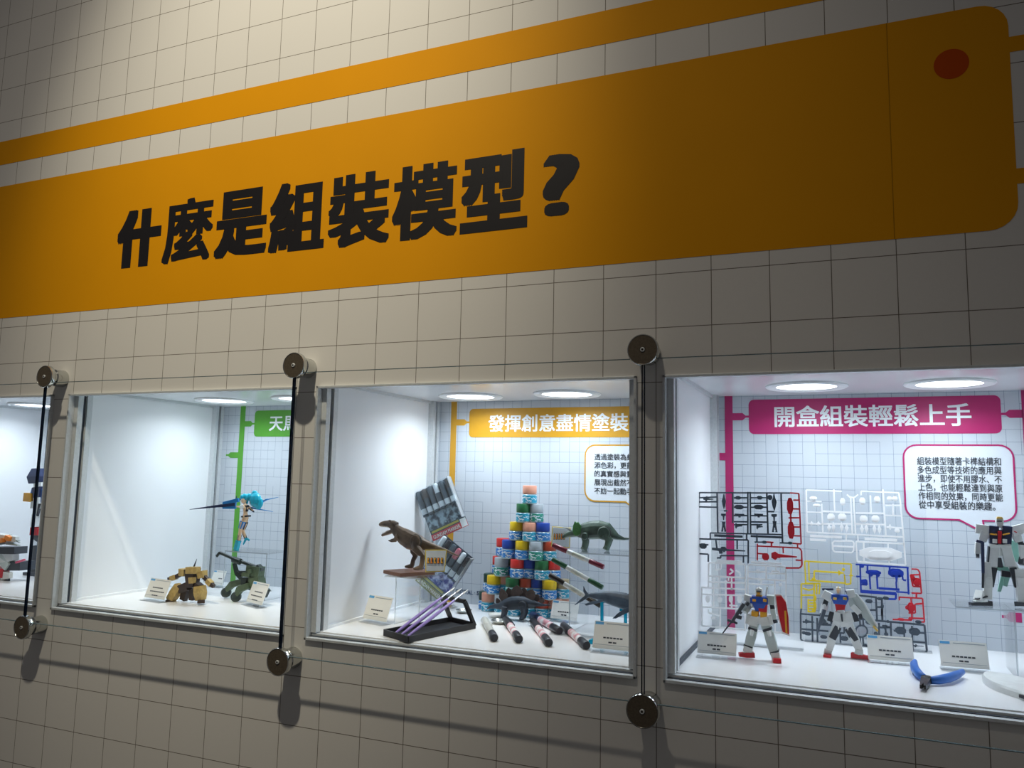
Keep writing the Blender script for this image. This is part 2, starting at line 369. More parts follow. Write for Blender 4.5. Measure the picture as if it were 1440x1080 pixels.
def standoff(i, k):
    Y = 10.48 if k == 0 else 16.62
    o = thing('standoff_knob', SLAB[(i, k)], 'standoff', W(PX[i], Y, 0), group='standoff knobs of the panes')
    M = Matrix.Rotation(math.radians(90), 4, 'X')   # local z -> -y (out of the wall)
    bm = BM(); lathe(bm, [(0, 0), (.0205, 0), (.0215, .002), (.0215, .030), (.0185, .033), (.0185, .0415), (.0, .0415)], 32, M); obj('barrel', bm, M_chrome, o, smooth='auto')
    bm = BM(); lathe(bm, [(0, .0415), (.0265, .0415), (.0282, .0435), (.0282, .0525), (.0272, .0545), (.0262, .0545), (.0255, .0535)], 40, M); obj('cap_rim', bm, M_chrome, o, smooth='auto')
    bm = BM(); lathe(bm, [(.0262, .0530), (.0262, .0538), (.0055, .0538), (.0045, .0525), (.0, .0525)], 40, M); f = obj('cap_face', bm, M_cap, o, smooth='auto')
    bm = BM(); lathe(bm, [(.0020, .0520), (.0042, .0520), (.0042, .0550), (.0034, .0556), (.0020, .0556)], 20, M); obj('set_screw', bm, M_alu, o, smooth='auto')
for i in (1, 2, 3):
    for k in (0, 1): standoff(i, k)
# ------------------------------------------------------------------ prints on the back panels
yk = BACK_Z * .1 - .0008
M_pink = mat('magenta_print', 'b41f66', .4, vary=.02); M_green = mat('green_print', '509c28', .4, vary=.02); M_gold = mat('ochre_print', 'cc961e', .4, vary=.02)
M_ink = mat('grey_ink', '3c4148', .5); M_paper = mat('white_print', 'eef1f4', .5, vary=.01)
KZ = BACK_Z; M_field = mat('pale_bubble_print', 'd9dfe6', .5, vary=.01)
def B(px, py): x = onz(px, py, KZ); return (x[0] * .1, (28 - x[1]) * .1)
def BR(p0, p1, **k): a, b = B(*p0), B(*p1); return (min(a[0], b[0]), min(a[1], b[1]), max(a[0], b[0]), max(a[1], b[1]))
def stem(name, x0, x1, zb, zt, m, p): 
    return flat(name, [(x0, zb), (x1, zb), (x1, zt), (x0, zt)], yk, m, p)
def nozzle(x0, x1, z, h, m, p, d=1):
    """short printed bar that ends in a narrow gate, from x0 towards x1"""
    L = x1 - x0; q = [(x0, z - h), (x0 + L * .62, z - h), (x0 + L * .8, z - h * .3), (x1, z - h * .3), (x1, z + h * .3), (x0 + L * .8, z + h * .3), (x0 + L * .62, z + h), (x0, z + h)]
    return flat('gate_tab', q, yk, m, p)
zt, zbk = Z_(CEIL_Y), Z_(FLOOR_Y)
def title(cat_label, m, sx0, sx1, px0, px1, pz0, pz1, words, tx0, tx1, tz0, tz1, arm_z, left_arm):
    t = thing('title_print', cat_label, 'printed title', (0, 0, 0), group='runner shaped title prints')
    stem('stem', sx0, sx1, zbk, zt, m, t)
    nozzle(sx1, px0, arm_z, .0085, m, t); nozzle(sx0, sx0 - left_arm[0], left_arm[1], .0088, m, t)
    flat('title_plate', rrect(px0, pz0, px1, pz1, .012), yk, m, t)
    text_mesh('lettering', words, tx0, tx1, tz0, tz1, yk - .0004, M_paper, t, bold=(.022, .014))
    return t
def bx(px, py): return B(px, py)[0]
def bz(px, py): return B(px, py)[1]
tp = title('magenta title plate and stem printed behind the two robots', M_pink, bx(1019, 558), bx(1030, 558), bx(1053, 586), bx(1408, 586), bz(1230, 610), bz(1230, 559),
      '開盒組裝輕鬆上手', bx(1089, 585), bx(1366, 585), bz(1230, 600), bz(1230, 569), bz(1040, 586), (bx(1020, 642) - bx(994, 642), bz(1000, 642)))
nozzle(bx(1438, 578), bx(1408, 586), bz(1420, 582), .0085, M_pink, tp)
nozzle(bx(1437, 868), bx(1409, 868), bz(1425, 868), .0095, M_pink, tp)
stem('stem', bx(1436, 560), bx(1447, 560), zbk, zt, M_pink, tp)
title('ochre title plate and stem printed behind the paint jars', M_gold, bx(635, 566), bx(643, 566), bx(660, 594), X_(18.45), bz(780, 615), bz(780, 573),
      '發揮創意盡情塗裝', bx(687, 594), bx(884, 594), bz(780, 607), bz(780, 582), bz(650, 594), (.035, Z_(14.2)))
gt = title('green title plate and stem printed behind the winged figure', M_green, bx(339, 572), bx(346, 572), bx(358, 596), bx(358, 596) + .507, bz(388, 614), bz(388, 577),
      '天馬', bx(379, 596), bx(418, 596), bz(398, 606), bz(398, 585), bz(350, 596), (bx(338, 640) - bx(321, 640), bz(330, 640)))
def bubble(label, q, r, m, tail, lines, tx0, tx1, ytop, pitch, cw, nmax):
    t = thing('speech_bubble_print', label, 'printed text', (0, 0, 0))
    x0, z0, x1, z1 = q; poly = rrect(x0, z0, x1, z1, r)
    bottom = [i for i, p in enumerate(poly) if abs(p[1] - z0) < 1e-6]
    k = bottom[0] + 1
    poly = poly[:k] + tail + poly[k:]
    flat('bubble_field', poly, yk - .0001, M_field, t); outline('bubble_outline', poly, yk - .0006, .0034, m, t)
    for i, s in enumerate(lines):
        w = (tx1 - tx0) * len(s) / nmax
        text_mesh('text_line', s, tx0, tx0 + w, ytop - i * pitch - cw, ytop - i * pitch, yk - .0007, M_ink, t, bold=(.014, .008))
z12 = bz(1350, 643)
bubble('magenta outlined speech bubble with six lines of text', (bx(1272, 680), bz(1350, 731), bx(1427, 680), bz(1350, 626)), .026, M_pink,
       [(bx(1355, 732), bz(1350, 731)), (bx(1382, 748), bz(1382, 748)), (bx(1390, 732), bz(1350, 731))][:0] + [(bx(1349, 732), bz(1350, 731)), (bx(1374, 744), bz(1374, 744)), (bx(1385, 746), bz(1385, 746)), (bx(1382, 732), bz(1350, 731))],
       ['組裝模型隨著卡榫結構和', '多色成型等技術的應用與', '進步，即使不用膠水、不', '上色，也能輕鬆達到與原', '作相同的效果，同時更能', '從中享受組裝的樂趣。'],
       bx(1290, 660), bx(1408, 660), z12, (z12 - bz(1350, 705)) / 5, .0175, 11)
zz = bz(865, 638)
bubble('ochre outlined speech bubble beside the jar pyramid, cut by the pillar', (bx(823, 665), bz(850, 705), bx(823, 665) + .205, bz(850, 626)), .026, M_gold,
       [(bx(880, 705), bz(850, 705)), (bx(893, 716), bz(893, 716)), (bx(893, 716) + .012, bz(850, 705))],
       ['透過塗裝為組裝模型增', '添色彩，更能增加作品', '的真實感與質感，並能', '展現出截然不同的風格', '不妨一起動手嘗試看看'], bx(836, 660), bx(836, 660) + .166, zz, (zz - bz(865, 686)) / 4, .0165, 10)
t = tag(text_mesh('footer_lettering', 'DIGITAL · SUPER', bx(641, 833), bx(689, 837), bz(660, 836), bz(660, 830), yk, mat('navy_ink', '25406a', .5), None, bold=(.02, .02)), 'small navy lettering printed low on the back panel behind the brushes', 'lettering')
# ------------------------------------------------------------------ helpers for the models
class Ctx:
    """turns photo pixels into points on an upright plane at depth Z, local to a thing at its base"""
    def __init__(s, Z, base_px, on_floor=True, Y=None):
        s.Z = Z; q = onz(base_px[0], base_px[1], Z)
        s.loc = W(q[0], FLOOR_Y if on_floor else (Y if Y is not None else q[1]), Z)
        s.dy = s.loc.z - W(*q).z     # lift so the base sits on its floor
        s.s = (Q(base_px[0] + .5, base_px[1], Z) - Q(base_px[0] - .5, base_px[1], Z)).length
        s.sv = (Q(base_px[0], base_px[1] + .5, Z) - Q(base_px[0], base_px[1] - .5, Z)).length
        s.s = (s.s + s.sv) / 2
    def p(s, x, y, d=0.):
        v = Q(x, y, s.Z + d) - s.loc; v.z += s.dy; return v
def seg(bm, c, a, b, wa, ta, wb=None, tb=None, mi=0, mid=None):
    k = c.s
    return limb(bm, c.p(*a), c.p(*b), wa * k, ta * k, None if wb is None else wb * k, None if tb is None else tb * k, mi=mi, mid=(mid[0], mid[1] * k, mid[2] * k) if mid else None)
def part(name, c, segs, m, parent, bevel=.0006):
    bm = BM()
    for q in segs: seg(bm, c, *q)
    return obj(name, bm, m, parent, bevel=bevel)
def blob(bm, c, x, y, rx, ry, rd, d=0., n=10, m=6):
    k = c.s; o = c.p(x, y, d); rows = []
    for i in range(m + 1):
        a = math.pi * i / m
        rows.append([bm.verts.new(o + Vector((rx * k * math.sin(a) * math.cos(2 * math.pi * j / n), rd * k * math.sin(a) * math.sin(2 * math.pi * j / n), ry * k * math.cos(a)))) for j in range(n if 0 < i < m else 1)])
    for r0, r1 in zip(rows, rows[1:]):
        for j in range(n):
            vs = []
            for q in (r0[j % len(r0)], r0[(j + 1) % len(r0)], r1[(j + 1) % len(r1)], r1[j % len(r1)]):
                if q not in vs: vs.append(q)
            if len(vs) > 2: bm.faces.new(vs)
    return bm
def remesh(o, v=.0012, smooth=True):
    r = o.modifiers.new('remesh', 'REMESH'); r.mode = 'VOXEL'; r.voxel_size = v; r.use_smooth_shade = True
    if smooth:
        s = o.modifiers.new('smooth', 'SMOOTH'); s.iterations = 3; s.factor = .5
    return o
def poly_part(name, c, pts, d, th, m, parent, bevel=.0005):
    """plate with a pixel outline, th metres thick"""
    bm = BM(); A = [bm.verts.new(c.p(x, y, d)) for x, y in pts]; B_ = [bm.verts.new(v.co + Vector((0, th, 0))) for v in A]
    bm.faces.new(A); bm.faces.new(B_[::-1]); n = len(A)
    for i in range(n): bm.faces.new((A[i], B_[i], B_[(i + 1) % n], A[(i + 1) % n]))
    return obj(name, bm, m, parent, bevel=bevel)
P_white = mat('white_plastic', 'dfe2e0', .38); P_grey = mat('pale_grey_plastic', 'b9c3c0', .4); P_dark = mat('dark_grey_plastic', '3a4048', .4)
P_blue = mat('blue_plastic', '1f4fb0', .35); P_red = mat('red_plastic', 'c4202c', .35); P_yel = mat('yellow_plastic', 'e3a52c', .4)
P_navy = mat('navy_plastic', '2a3558', .4); P_orange = mat('orange_plastic', 'e8862c', .4); P_gold = mat('gold_plastic', 'd8b45a', .35)
P_teal = mat('teal_plastic', '8fc4b4', .4); P_tan = mat('tan_plastic', 'b59a5c', .5, vary=.2, scale=150); P_brown = mat('dark_brown_plastic', '3a2c26', .5)
P_olive = mat('olive_plastic', '54664e', .5, vary=.15, scale=150); P_dgreen = mat('dark_green_plastic', '2c3a38', .45)
P_skin = mat('peach_plastic', 'ecc49a', .45); P_cyan = clear_mat('clear_cyan_plastic', (.05, .62, .80), 1., .1, haze=.55, hazecol='18b4d4'); P_steel = mat('gunmetal', '5a6470', .35, .5)
# ------------------------------------------------------------------ robots (generic model kits)
SPLIT = {'knee_joint', 'ankle_joint', 'arm', 'hip_guard', 'skirt_gap', 'knee_cap', 'side_skirt', 'boot_top', 'chest_vent', 'chest_stripe', 'knee_frame', 'ankle_guard', 'wing_fin', 'skirt_plate', 'inner_leg', 'orange_panel', 'fin', 'crest', 'waist'}
def robot(name, label, c, spec, cat='robot', group='assembled robot model kits'):
    t = thing(name, label, cat, c.loc, group=group); made = {}
    for nm, m, segs, *par in spec:
        for sg in ([[q] for q in segs] if nm in SPLIT else [segs]):
            o = part(nm, c, sg, m, made[par[0]] if par else t)
        made[nm] = o
    return t
c = Ctx(2.0, (1072, 927))
r1 = robot('robot_model', 'standing white robot model with blue chest, dark rifle and red shield', c, [
    ('torso', P_blue, [((1068, 837.5), (1068, 858), 21, 14, 10, 10, 0, (.45, 20, 15)), ((1060, 839), (1060, 847), 9, 15), ((1076, 839), (1076, 848), 9, 15)]),
    ('chest_vent', P_yel, [((1060.5, 841.5, -.13), (1060.5, 845, -.13), 5, 2), ((1075.5, 841.5, -.13), (1075.5, 845.5, -.13), 5, 2)], 'torso'),
    ('knee_cap', P_white, [((1058, 885, -.11), (1056.5, 893, -.12), 7, 4, 5, 3), ((1081, 886, -.11), (1083, 894, -.12), 7, 4, 5, 3)]),
    ('side_skirt', P_white, [((1053, 863), (1051.5, 876), 5, 11, 6, 12), ((1083, 864), (1085, 877), 5, 11, 6, 12)]),
    ('boot_top', P_white, [((1057, 916), (1045, 917, -.06), 10, 5, 7, 3), ((1091, 922.5, .06), (1092.5, 924.5, -.1), 10, 5, 8, 3)]),
    ('knee_joint', P_dark, [((1059.4, 881.5), (1058.6, 885), 12.2, 13, 12, 13), ((1078.5, 882), (1080, 885.5), 12, 13, 12, 13)]),
    ('ankle_joint', P_dark, [((1052.8, 906), (1052.2, 908.5), 11.5, 13), ((1089, 914), (1090, 916.5), 11.5, 13)]),
    ('collar', P_yel, [((1067.5, 835.5), (1067.5, 838.5), 9, 9)]),
    ('abdomen', P_red, [((1073, 849), (1073, 859), 13, 13, 11, 11)]),
    ('waist', P_yel, [((1062, 858), (1062, 866), 10, 13), ((1074, 859), (1074, 868), 9, 13)]),
    ('skirt_plate', P_white, [((1061, 865), (1059, 878), 10, 14, 13, 17), ((1074.5, 866), (1077, 878), 10, 14, 13, 17), ((1067.8, 865), (1067.8, 876), 5, 15, 4, 12)]),
    ('head', P_white, [((1067.5, 826), (1067.5, 836), 8, 9, 7, 8, 0, (.4, 10, 10)), ((1067.5, 824.8), (1067.5, 830), 2.2, 9)]),
    ('visor', P_dark, [((1067, 829.6, -.075), (1067, 831.4, -.075), 6.5, 2)], 'head'),
    ('chin', P_yel, [((1066.5, 832, -.07), (1066.5, 835.5, -.06), 5, 3, 3.4, 3)], 'head'),
    ('shoulder_guard', P_grey, [((1084, 836), (1084, 849), 11, 13, 11, 13)]),
    ('shoulder_guard', P_white, [((1053, 836), (1051, 844), 10, 12, 9, 11)]),
    ('upper_arm', P_dark, [((1085, 848), (1087, 857), 5, 6)]),
    ('upper_arm', P_grey, [((1052.5, 843), (1052.5, 851), 6, 7)]),
    ('forearm', P_grey, [((1086.5, 855), (1089, 870), 7, 8, 7, 8)]),
    ('forearm', P_grey, [((1053, 850), (1047, 860, -.1), 7, 8, 6.5, 7)]),
    ('hand', P_dark, [((1089, 869), (1091, 875), 5.5, 6)]),
    ('hand', P_dark, [((1052, 846, -.1), (1049, 850, -.12), 5, 5)]),
    ('thigh', P_grey, [((1061, 876), (1058, 890), 11, 13, 10, 12)]),
    ('thigh', P_grey, [((1076, 876), (1081, 890), 11, 13, 10.5, 12)]),
    ('shin', P_grey, [((1058, 888), (1052.5, 910), 12, 13, 10, 12, 0, (.35, 12.5, 14))]),
    ('shin', P_grey, [((1081, 888), (1089.5, 919), 12, 13, 10, 12, 0, (.35, 12.5, 14))]),
    ('ankle_guard', P_white, [((1053, 908), (1051, 915), 14, 13, 12, 12)]),
    ('ankle_guard', P_white, [((1090, 916), (1091.5, 924), 12, 13, 12, 12)]),
    ('foot', P_red, [((1060.5, 919.5), (1039, 919.5, -.08), 12, 7, 10, 4.5, 0, (.5, 12, 7))]),
    ('foot', P_red, [((1091.5, 926.5, .08), (1093, 928.5, -.2), 12, 7.5, 11, 6)]),
    ('backpack', P_white, [((1066, 838, .14), (1066, 854, .14), 18, 8), ((1079, 824, .14), (1077, 837, .14), 3, 3)]),
])
c2 = c
g = thing('toy_rifle', 'dark toy rifle held low by the robot with the red shield', 'toy gun', c.loc)
part('rifle_body', c, [((1046, 848, -.14), (1030, 872, -.2), 5.5, 5, 4.5, 4), ((1039, 858, -.16), (1043, 862, -.16), 4, 4), ((1029, 872, -.2), (1037, 876, -.2), 3, 3), ((1036, 866, -.18), (1043, 868, -.18), 4.5, 5)], P_dark, g)
part('barrel', c, [((1031, 870, -.2), (1016, 890, -.25), 2.6, 2.6, 1.6, 1.6)], P_dark, g)
part('scope', c, [((1023, 870.5, -.2), (1031, 874, -.2), 4, 3.5)], P_dark, g)
sh = thing('toy_shield', 'tall red toy shield with white border and yellow stripe', 'toy shield', c.loc)
so = [(1089, 835), (1098, 834.5), (1105.5, 845), (1109.5, 868), (1110.5, 894), (1100, 890), (1092.5, 861)]
poly_part('border_plate', c, so, -.16, .003, P_white, sh)
ctr = (1099.5, 864)
poly_part('red_face', c, [(ctr[0] + (x - ctr[0]) * .86 + .6, ctr[1] + (y - ctr[1]) * .91) for x, y in so], -.19, .003, P_red, sh)
poly_part('stripe', c, [(1102.8, 858), (1105.5, 858), (1107.3, 890), (1104.6, 889)], -.21, .002, P_yel, sh)

c = Ctx(3.0, (1185, 919))
robot('robot_model', 'slim white robot model with blue chest and long grey wing shield', c, [
    ('torso', P_blue, [((1181, 831), (1181, 844), 23, 13, 17, 12, 0, (.4, 24, 14))]),
    ('abdomen', P_red, [((1181.5, 842), (1181.5, 854), 16, 11, 11, 10)]),
    ('chest_vent', P_gold, [((1174, 835, -.12), (1174, 838.5, -.12), 5, 2), ((1188, 835, -.12), (1188, 838.5, -.12), 5, 2)], 'torso'),
    ('skirt_frame', P_dark, [((1183, 858, -.1), (1184.5, 869, -.1), 3, 2, 2, 2), ((1172, 856), (1168, 869), 4, 11), ((1199, 856), (1203, 869), 4, 11)]),
    ('pelvis', P_white, [((1182, 852), (1186, 876), 10, 11, 8, 9), ((1178, 855), (1176, 868), 9, 13, 11, 14), ((1190, 855), (1194, 870), 9, 13, 11, 14)]),
    ('head', P_white, [((1179, 820.5), (1179, 830), 7, 8, 6, 7, 0, (.4, 8.5, 9))]),
    ('face', P_skin, [((1178.6, 823.5, -.07), (1178.6, 829, -.06), 5, 2.5, 3, 2)], 'head'),
    ('crest', P_gold, [((1178.6, 822.4, -.08), (1178.6, 818.6, -.05), 2, 1.5, .8, 1)], 'head'),
    ('shoulder_guard', P_white, [((1157, 829), (1170.5, 836.5), 7, 12, 9, 13)]),
    ('shoulder_guard', P_white, [((1191, 830), (1202, 828.5), 9, 12, 8, 11)]),
    ('wing_fin', P_navy, [((1156, 823.5, .18), (1172, 823.5, .18), 5, 3, 4, 3), ((1189, 825, .18), (1195, 834, .18), 5, 3)]),
    ('upper_arm', P_dark, [((1163, 836), (1159.5, 846), 6, 7)]),
    ('upper_arm', P_grey, [((1195, 835), (1199, 847), 7, 8)]),
    ('forearm', P_white, [((1160, 845), (1156.5, 858, -.05), 7, 8, 6.5, 7)]),
    ('forearm', P_white, [((1198, 846), (1209, 857), 7.5, 8, 7, 8)]),
    ('hand', P_dark, [((1156.5, 857, -.05), (1155.5, 862, -.07), 5, 5)]),
    ('hand', P_dark, [((1209, 858), (1211, 865), 5, 5)]),
    ('thigh', P_white, [((1177, 868), (1171, 888), 9.5, 11, 8, 10)]),
    ('thigh', P_white, [((1193, 868), (1201, 891), 9.5, 11, 8, 10)]),
    ('knee_frame', P_dark, [((1178.5, 876, -.03), (1170, 893, -.06), 4, 10), ((1192, 878, -.03), (1203, 896, -.05), 4, 10)]),
    ('shin', P_white, [((1171.5, 886), (1165.5, 910), 9, 11, 8, 9, 0, (.3, 10, 12))]),
    ('shin', P_white, [((1200, 888), (1209, 911), 9.5, 11, 9, 10, 0, (.3, 11, 12))]),
    ('ankle_guard', P_white, [((1165, 907), (1163.5, 914), 10, 11, 10, 11), ((1208.5, 908), (1207, 914.5), 12, 11, 14, 11)]),
    ('foot', P_red, [((1164.5, 915.5, .06), (1163, 919, -.2), 10, 8, 11, 6)]),
    ('foot', P_red, [((1197, 915.5), (1222, 919.5, -.06), 10, 7.5, 9, 4.5)]),
])
g = thing('toy_rifle', 'grey toy rifle pointing down beside the slim white robot', 'toy gun', c.loc)
part('rifle_body', c, [((1159, 852, -.12), (1153, 872, -.14), 6, 5, 5, 5), ((1156, 864, -.13), (1161, 870, -.13), 4.5, 4)], P_steel, g)
part('barrel', c, [((1153.5, 870, -.14), (1149.5, 885, -.16), 3, 3, 2.2, 2.2)], P_steel, g)
g = thing('wing_shield', 'long slanted grey shield with orange tip beside the slim robot', 'toy shield', c.loc)
poly_part('plate', c, [(1199, 830), (1204, 829.5), (1214, 842), (1234, 876), (1231, 881), (1221, 871), (1198, 846)], -.02, .003, P_grey, g)
poly_part('edge_strip', c, [(1203, 829), (1206, 830), (1216, 842), (1235, 875), (1233, 877), (1214, 844)], -.04, .003, P_white, g)
part('tip', c, [((1228, 875, -.05), (1234, 882, -.05), 5, 3, 6, 3)], P_gold, g)

c = Ctx(3.0, (1405, 852), False)
RISER3_Y = onz(1405, 852, 3.0)[1]
robot('robot_model', 'large white and navy robot model standing on a clear riser', c, [
    ('torso', P_navy, [((1397, 739.5), (1397, 765), 13, 17, 11, 14), ((1415.5, 739.5), (1415.5, 765), 13, 17, 11, 14), ((1406, 745), (1406, 766), 14, 14, 12, 12)]),
    ('chest_stripe', P_yel, [((1392, 751, -.13), (1402, 752, -.13), 2.6, 2), ((1410, 752, -.13), (1420, 750, -.13), 2.6, 2)], 'torso'),
    ('cockpit', P_red, [((1406, 747, -.12), (1405.5, 764.5, -.12), 5, 3, 4.5, 3)], 'torso'),
    ('head', P_white, [((1405.5, 728), (1405.5, 742), 9, 10, 7.5, 9, 0, (.4, 10, 11))]),
    ('crest', P_gold, [((1405.5, 729.5, -.06), (1405.5, 726.5, -.06), 9, 8, 6, 6)], 'head'),
    ('visor', P_dark, [((1402, 733, -.09), (1409, 733, -.09), 2, 2)], 'head'),
    ('shoulder_guard', P_white, [((1390, 746), (1372, 743), 12, 16, 5, 14), ((1386, 748), (1381, 761), 10, 14, 7, 10)]),
    ('shoulder_guard', P_white, [((1422, 748), (1442, 742), 12, 16, 6, 14), ((1428, 750), (1433, 762), 10, 14, 7, 10)]),
    ('upper_arm', P_dark, [((1381, 758), (1377, 766), 6, 7)]),
    ('upper_arm', P_dark, [((1433, 760), (1438, 768), 6, 7)]),
    ('forearm', P_white, [((1376, 763), (1375, 779), 9, 10, 8, 9)]),
    ('forearm', P_white, [((1438, 766), (1439, 786), 10, 11, 9, 10)]),
    ('hand', P_dark, [((1374.5, 777), (1375, 784, -.05), 5, 6)]),
    ('hand', P_dark, [((1438, 784), (1436, 794, -.05), 7, 7)]),
    ('skirt_plate', P_white, [((1398, 765), (1396, 796), 13, 15, 14, 18), ((1413, 765), (1420, 796), 13, 15, 15, 18), ((1405.5, 765), (1405.5, 782), 6, 16, 5, 12)]),
    ('chest_vent', P_white, [((1399, 758, -.13), (1399, 764, -.13), 6, 2), ((1413, 758, -.13), (1413, 764, -.13), 6, 2)], 'torso'),
    ('knee_cap', P_white, [((1390, 812, -.16), (1389, 826, -.16), 8, 4, 6, 3), ((1434, 812, -.16), (1436, 826, -.16), 9, 4, 7, 3)]),
    ('skirt_gap', P_dark, [((1405.5, 784, -.08), (1406.5, 798, -.08), 5, 4, 8, 5), ((1390.5, 768, -.04), (1389, 790, -.04), 2.5, 12)]),
    ('thruster_block', P_dark, [((1408, 806, .1), (1421, 808, .1), 9, 9)]),
    ('ankle_joint', P_dark, [((1386, 838, -.06), (1372, 842, -.14), 12, 2.4, 10, 2)]),
    ('shoulder_trim', P_red, [((1426, 747, -.13), (1430, 749, -.13), 3, 1.5)]),
    ('belt', P_white, [((1392, 768, -.1), (1422, 768, -.1), 5, 4)]),
    ('thigh', P_white, [((1396, 790), (1394, 808), 10, 12)]),
    ('thigh', P_white, [((1421, 790), (1430, 808), 11, 12)]),
    ('knee_frame', P_dark, [((1397, 798, -.05), (1394, 825, -.05), 10, 10, 6, 8), ((1424, 798, -.05), (1430, 826, -.05), 9, 10, 7, 8)]),
    ('shin', P_white, [((1388, 790, -.06), (1389, 842, -.02), 9, 13, 11, 13, 0, (.5, 12, 15))]),
    ('shin', P_white, [((1433, 800, -.06), (1437, 846, -.02), 13, 14, 12, 13)]),
    ('ankle_guard', P_white, [((1380, 832, -.04), (1377, 845, -.1), 12, 12, 13, 12)]),
    ('foot', P_dark, [((1393, 848), (1364, 849, -.15), 12, 7, 9, 4.5)]),
    ('foot', P_dark, [((1430, 849), (1446, 850, -.15), 12, 7, 10, 5)]),
    ('toe_cap', P_white, [((1386, 843, -.05), (1370, 846, -.12), 11, 6, 8, 3)]),
    ('propellant_tank', P_teal, [((1401, 797, .2), (1422, 802, .2), 9, 10, 10, 10), ((1411, 808, .22), (1405, 832, .22), 6, 6, 4.5, 4.5), ((1417, 806, .2), (1413, 824, .2), 8, 8, 6, 6)]),
    ('back_pod', P_teal, [((1424, 760, .28), (1428, 790, .28), 12, 9, 10, 8)]),
])
g = thing('toy_rifle', 'long navy toy rifle hanging beside the large white robot', 'toy gun', c.loc)
part('rifle_body', c, [((1373, 760.5, -.14), (1382, 763, -.14), 4, 4), ((1381.5, 762, -.14), (1382.5, 806, -.16), 4.5, 5, 4, 5)], P_navy, g)
part('barrel', c, [((1382.5, 804, -.16), (1382, 827, -.17), 3.6, 3.6, 3, 3)], P_dark, g)

c = Ctx(1.7, (262, 846))
robot('robot_model', 'crouching tan and brown robot model with arms spread and head spike', c, [
    ('torso', P_brown, [((271, 798), (271, 824), 15, 13, 11, 11)]),
    ('chest_armour', P_tan, [((264, 800, -.08), (279, 800, -.08), 8, 8), ((270.5, 810, -.12), (270.5, 818.5, -.12), 8, 6, 7, 5)]),
    ('head', P_tan, [((271, 797), (271, 804, -.04), 6, 7, 7, 7)]),
    ('head_spike', P_dark, [((271.5, 799), (277, 784), 2.2, 2.2, .5, .5)], 'head'),
    ('shoulder_guard', P_tan, [((259, 798), (258, 808), 9, 10, 8, 9)]),
    ('shoulder_guard', P_tan, [((284, 801), (285, 811), 9, 10, 8, 9)]),
    ('upper_arm', P_brown, [((256, 805), (247, 810), 4, 5)]),
    ('upper_arm', P_brown, [((287, 809), (294, 816), 4, 5)]),
    ('forearm', P_tan, [((248, 809.5), (241, 812), 6, 6, 6.5, 6)]),
    ('forearm', P_tan, [((292, 814.5), (297.5, 820), 6, 6, 6.5, 6)]),
    ('hand', P_brown, [((242, 812), (237, 812.5), 5, 5, 4, 4)]),
    ('hand', P_brown, [((297, 819.5), (301, 823), 5, 5, 4, 4)]),
    ('thigh', P_brown, [((266, 822), (254, 827), 9, 10)]),
    ('thigh', P_brown, [((276, 822), (281, 826), 9, 10)]),
    ('inner_leg', P_brown, [((262, 828, .1), (258, 842, .1), 8, 9, 6, 8), ((273, 826, .1), (271, 842, .1), 8, 9, 6, 8)]),
    ('shin', P_tan, [((253, 822), (240, 842), 9, 10, 9, 9, 0, (.5, 10, 11))]),
    ('shin', P_tan, [((281, 822), (282.5, 842), 10, 11, 9, 9, 0, (.5, 11, 12))]),
    ('foot', P_brown, [((241, 843.5, .05), (237, 844.5, -.12), 9, 5, 8, 4)]),
    ('foot', P_brown, [((283, 843.5, .05), (283, 844.5, -.12), 9, 5, 8, 4)]),
])
# far left case
P_lightblue = mat('light_blue_plastic', '4a74b0', .4)
c = Ctx(3.4, (48, 806))
robot('robot_model', 'navy white and yellow robot model on a black stand, half hidden by a pillar', c, [
    ('display_stand', P_dark, [((52, 764), (52, 806), 6, 8, 8, 10), ((40, 804), (64, 804), 14, 5)]),
    ('torso', P_navy, [((56, 682), (56, 700), 13, 10, 10, 9)]),
    ('chest_armour', P_white, [((56, 676), (56, 683), 9, 9), ((55, 697, -.05), (55, 706, -.05), 9, 8)]),
    ('head', P_navy, [((54, 656), (53, 677), 8, 11, 14, 13, 0, (.55, 17, 16)), ((45, 670), (53, 668), 8, 7, 9, 8)]),
    ('neck', P_white, [((58, 676), (58, 682), 7, 7)]),
    ('arm', P_lightblue, [((50, 684), (47, 694), 5, 6), ((60, 686), (62, 704), 6, 7)]),
    ('hip_guard', P_white, [((50, 702), (49, 712), 5, 8), ((59, 702), (60, 712), 5, 8)]),
    ('shoulder_guard', P_yel, [((39, 696), (49, 697), 11, 10)]),
    ('thigh', P_white, [((55, 704), (52, 722), 7, 8, 6, 7)]),
    ('knee_frame', P_dark, [((56, 704, -.05), (51, 722, -.05), 2.5, 7)]),
    ('shin', P_white, [((52, 720), (51, 738), 7, 8, 8, 9)]),
    ('foot', P_red, [((46, 744), (56, 745), 7, 9, 6, 8), ((50, 738), (50, 750), 5, 6)]),
    ('boot_sole', P_dark, [((49, 750), (55, 755), 4, 7)]),
])
c = Ctx(2.2, (8, 822))
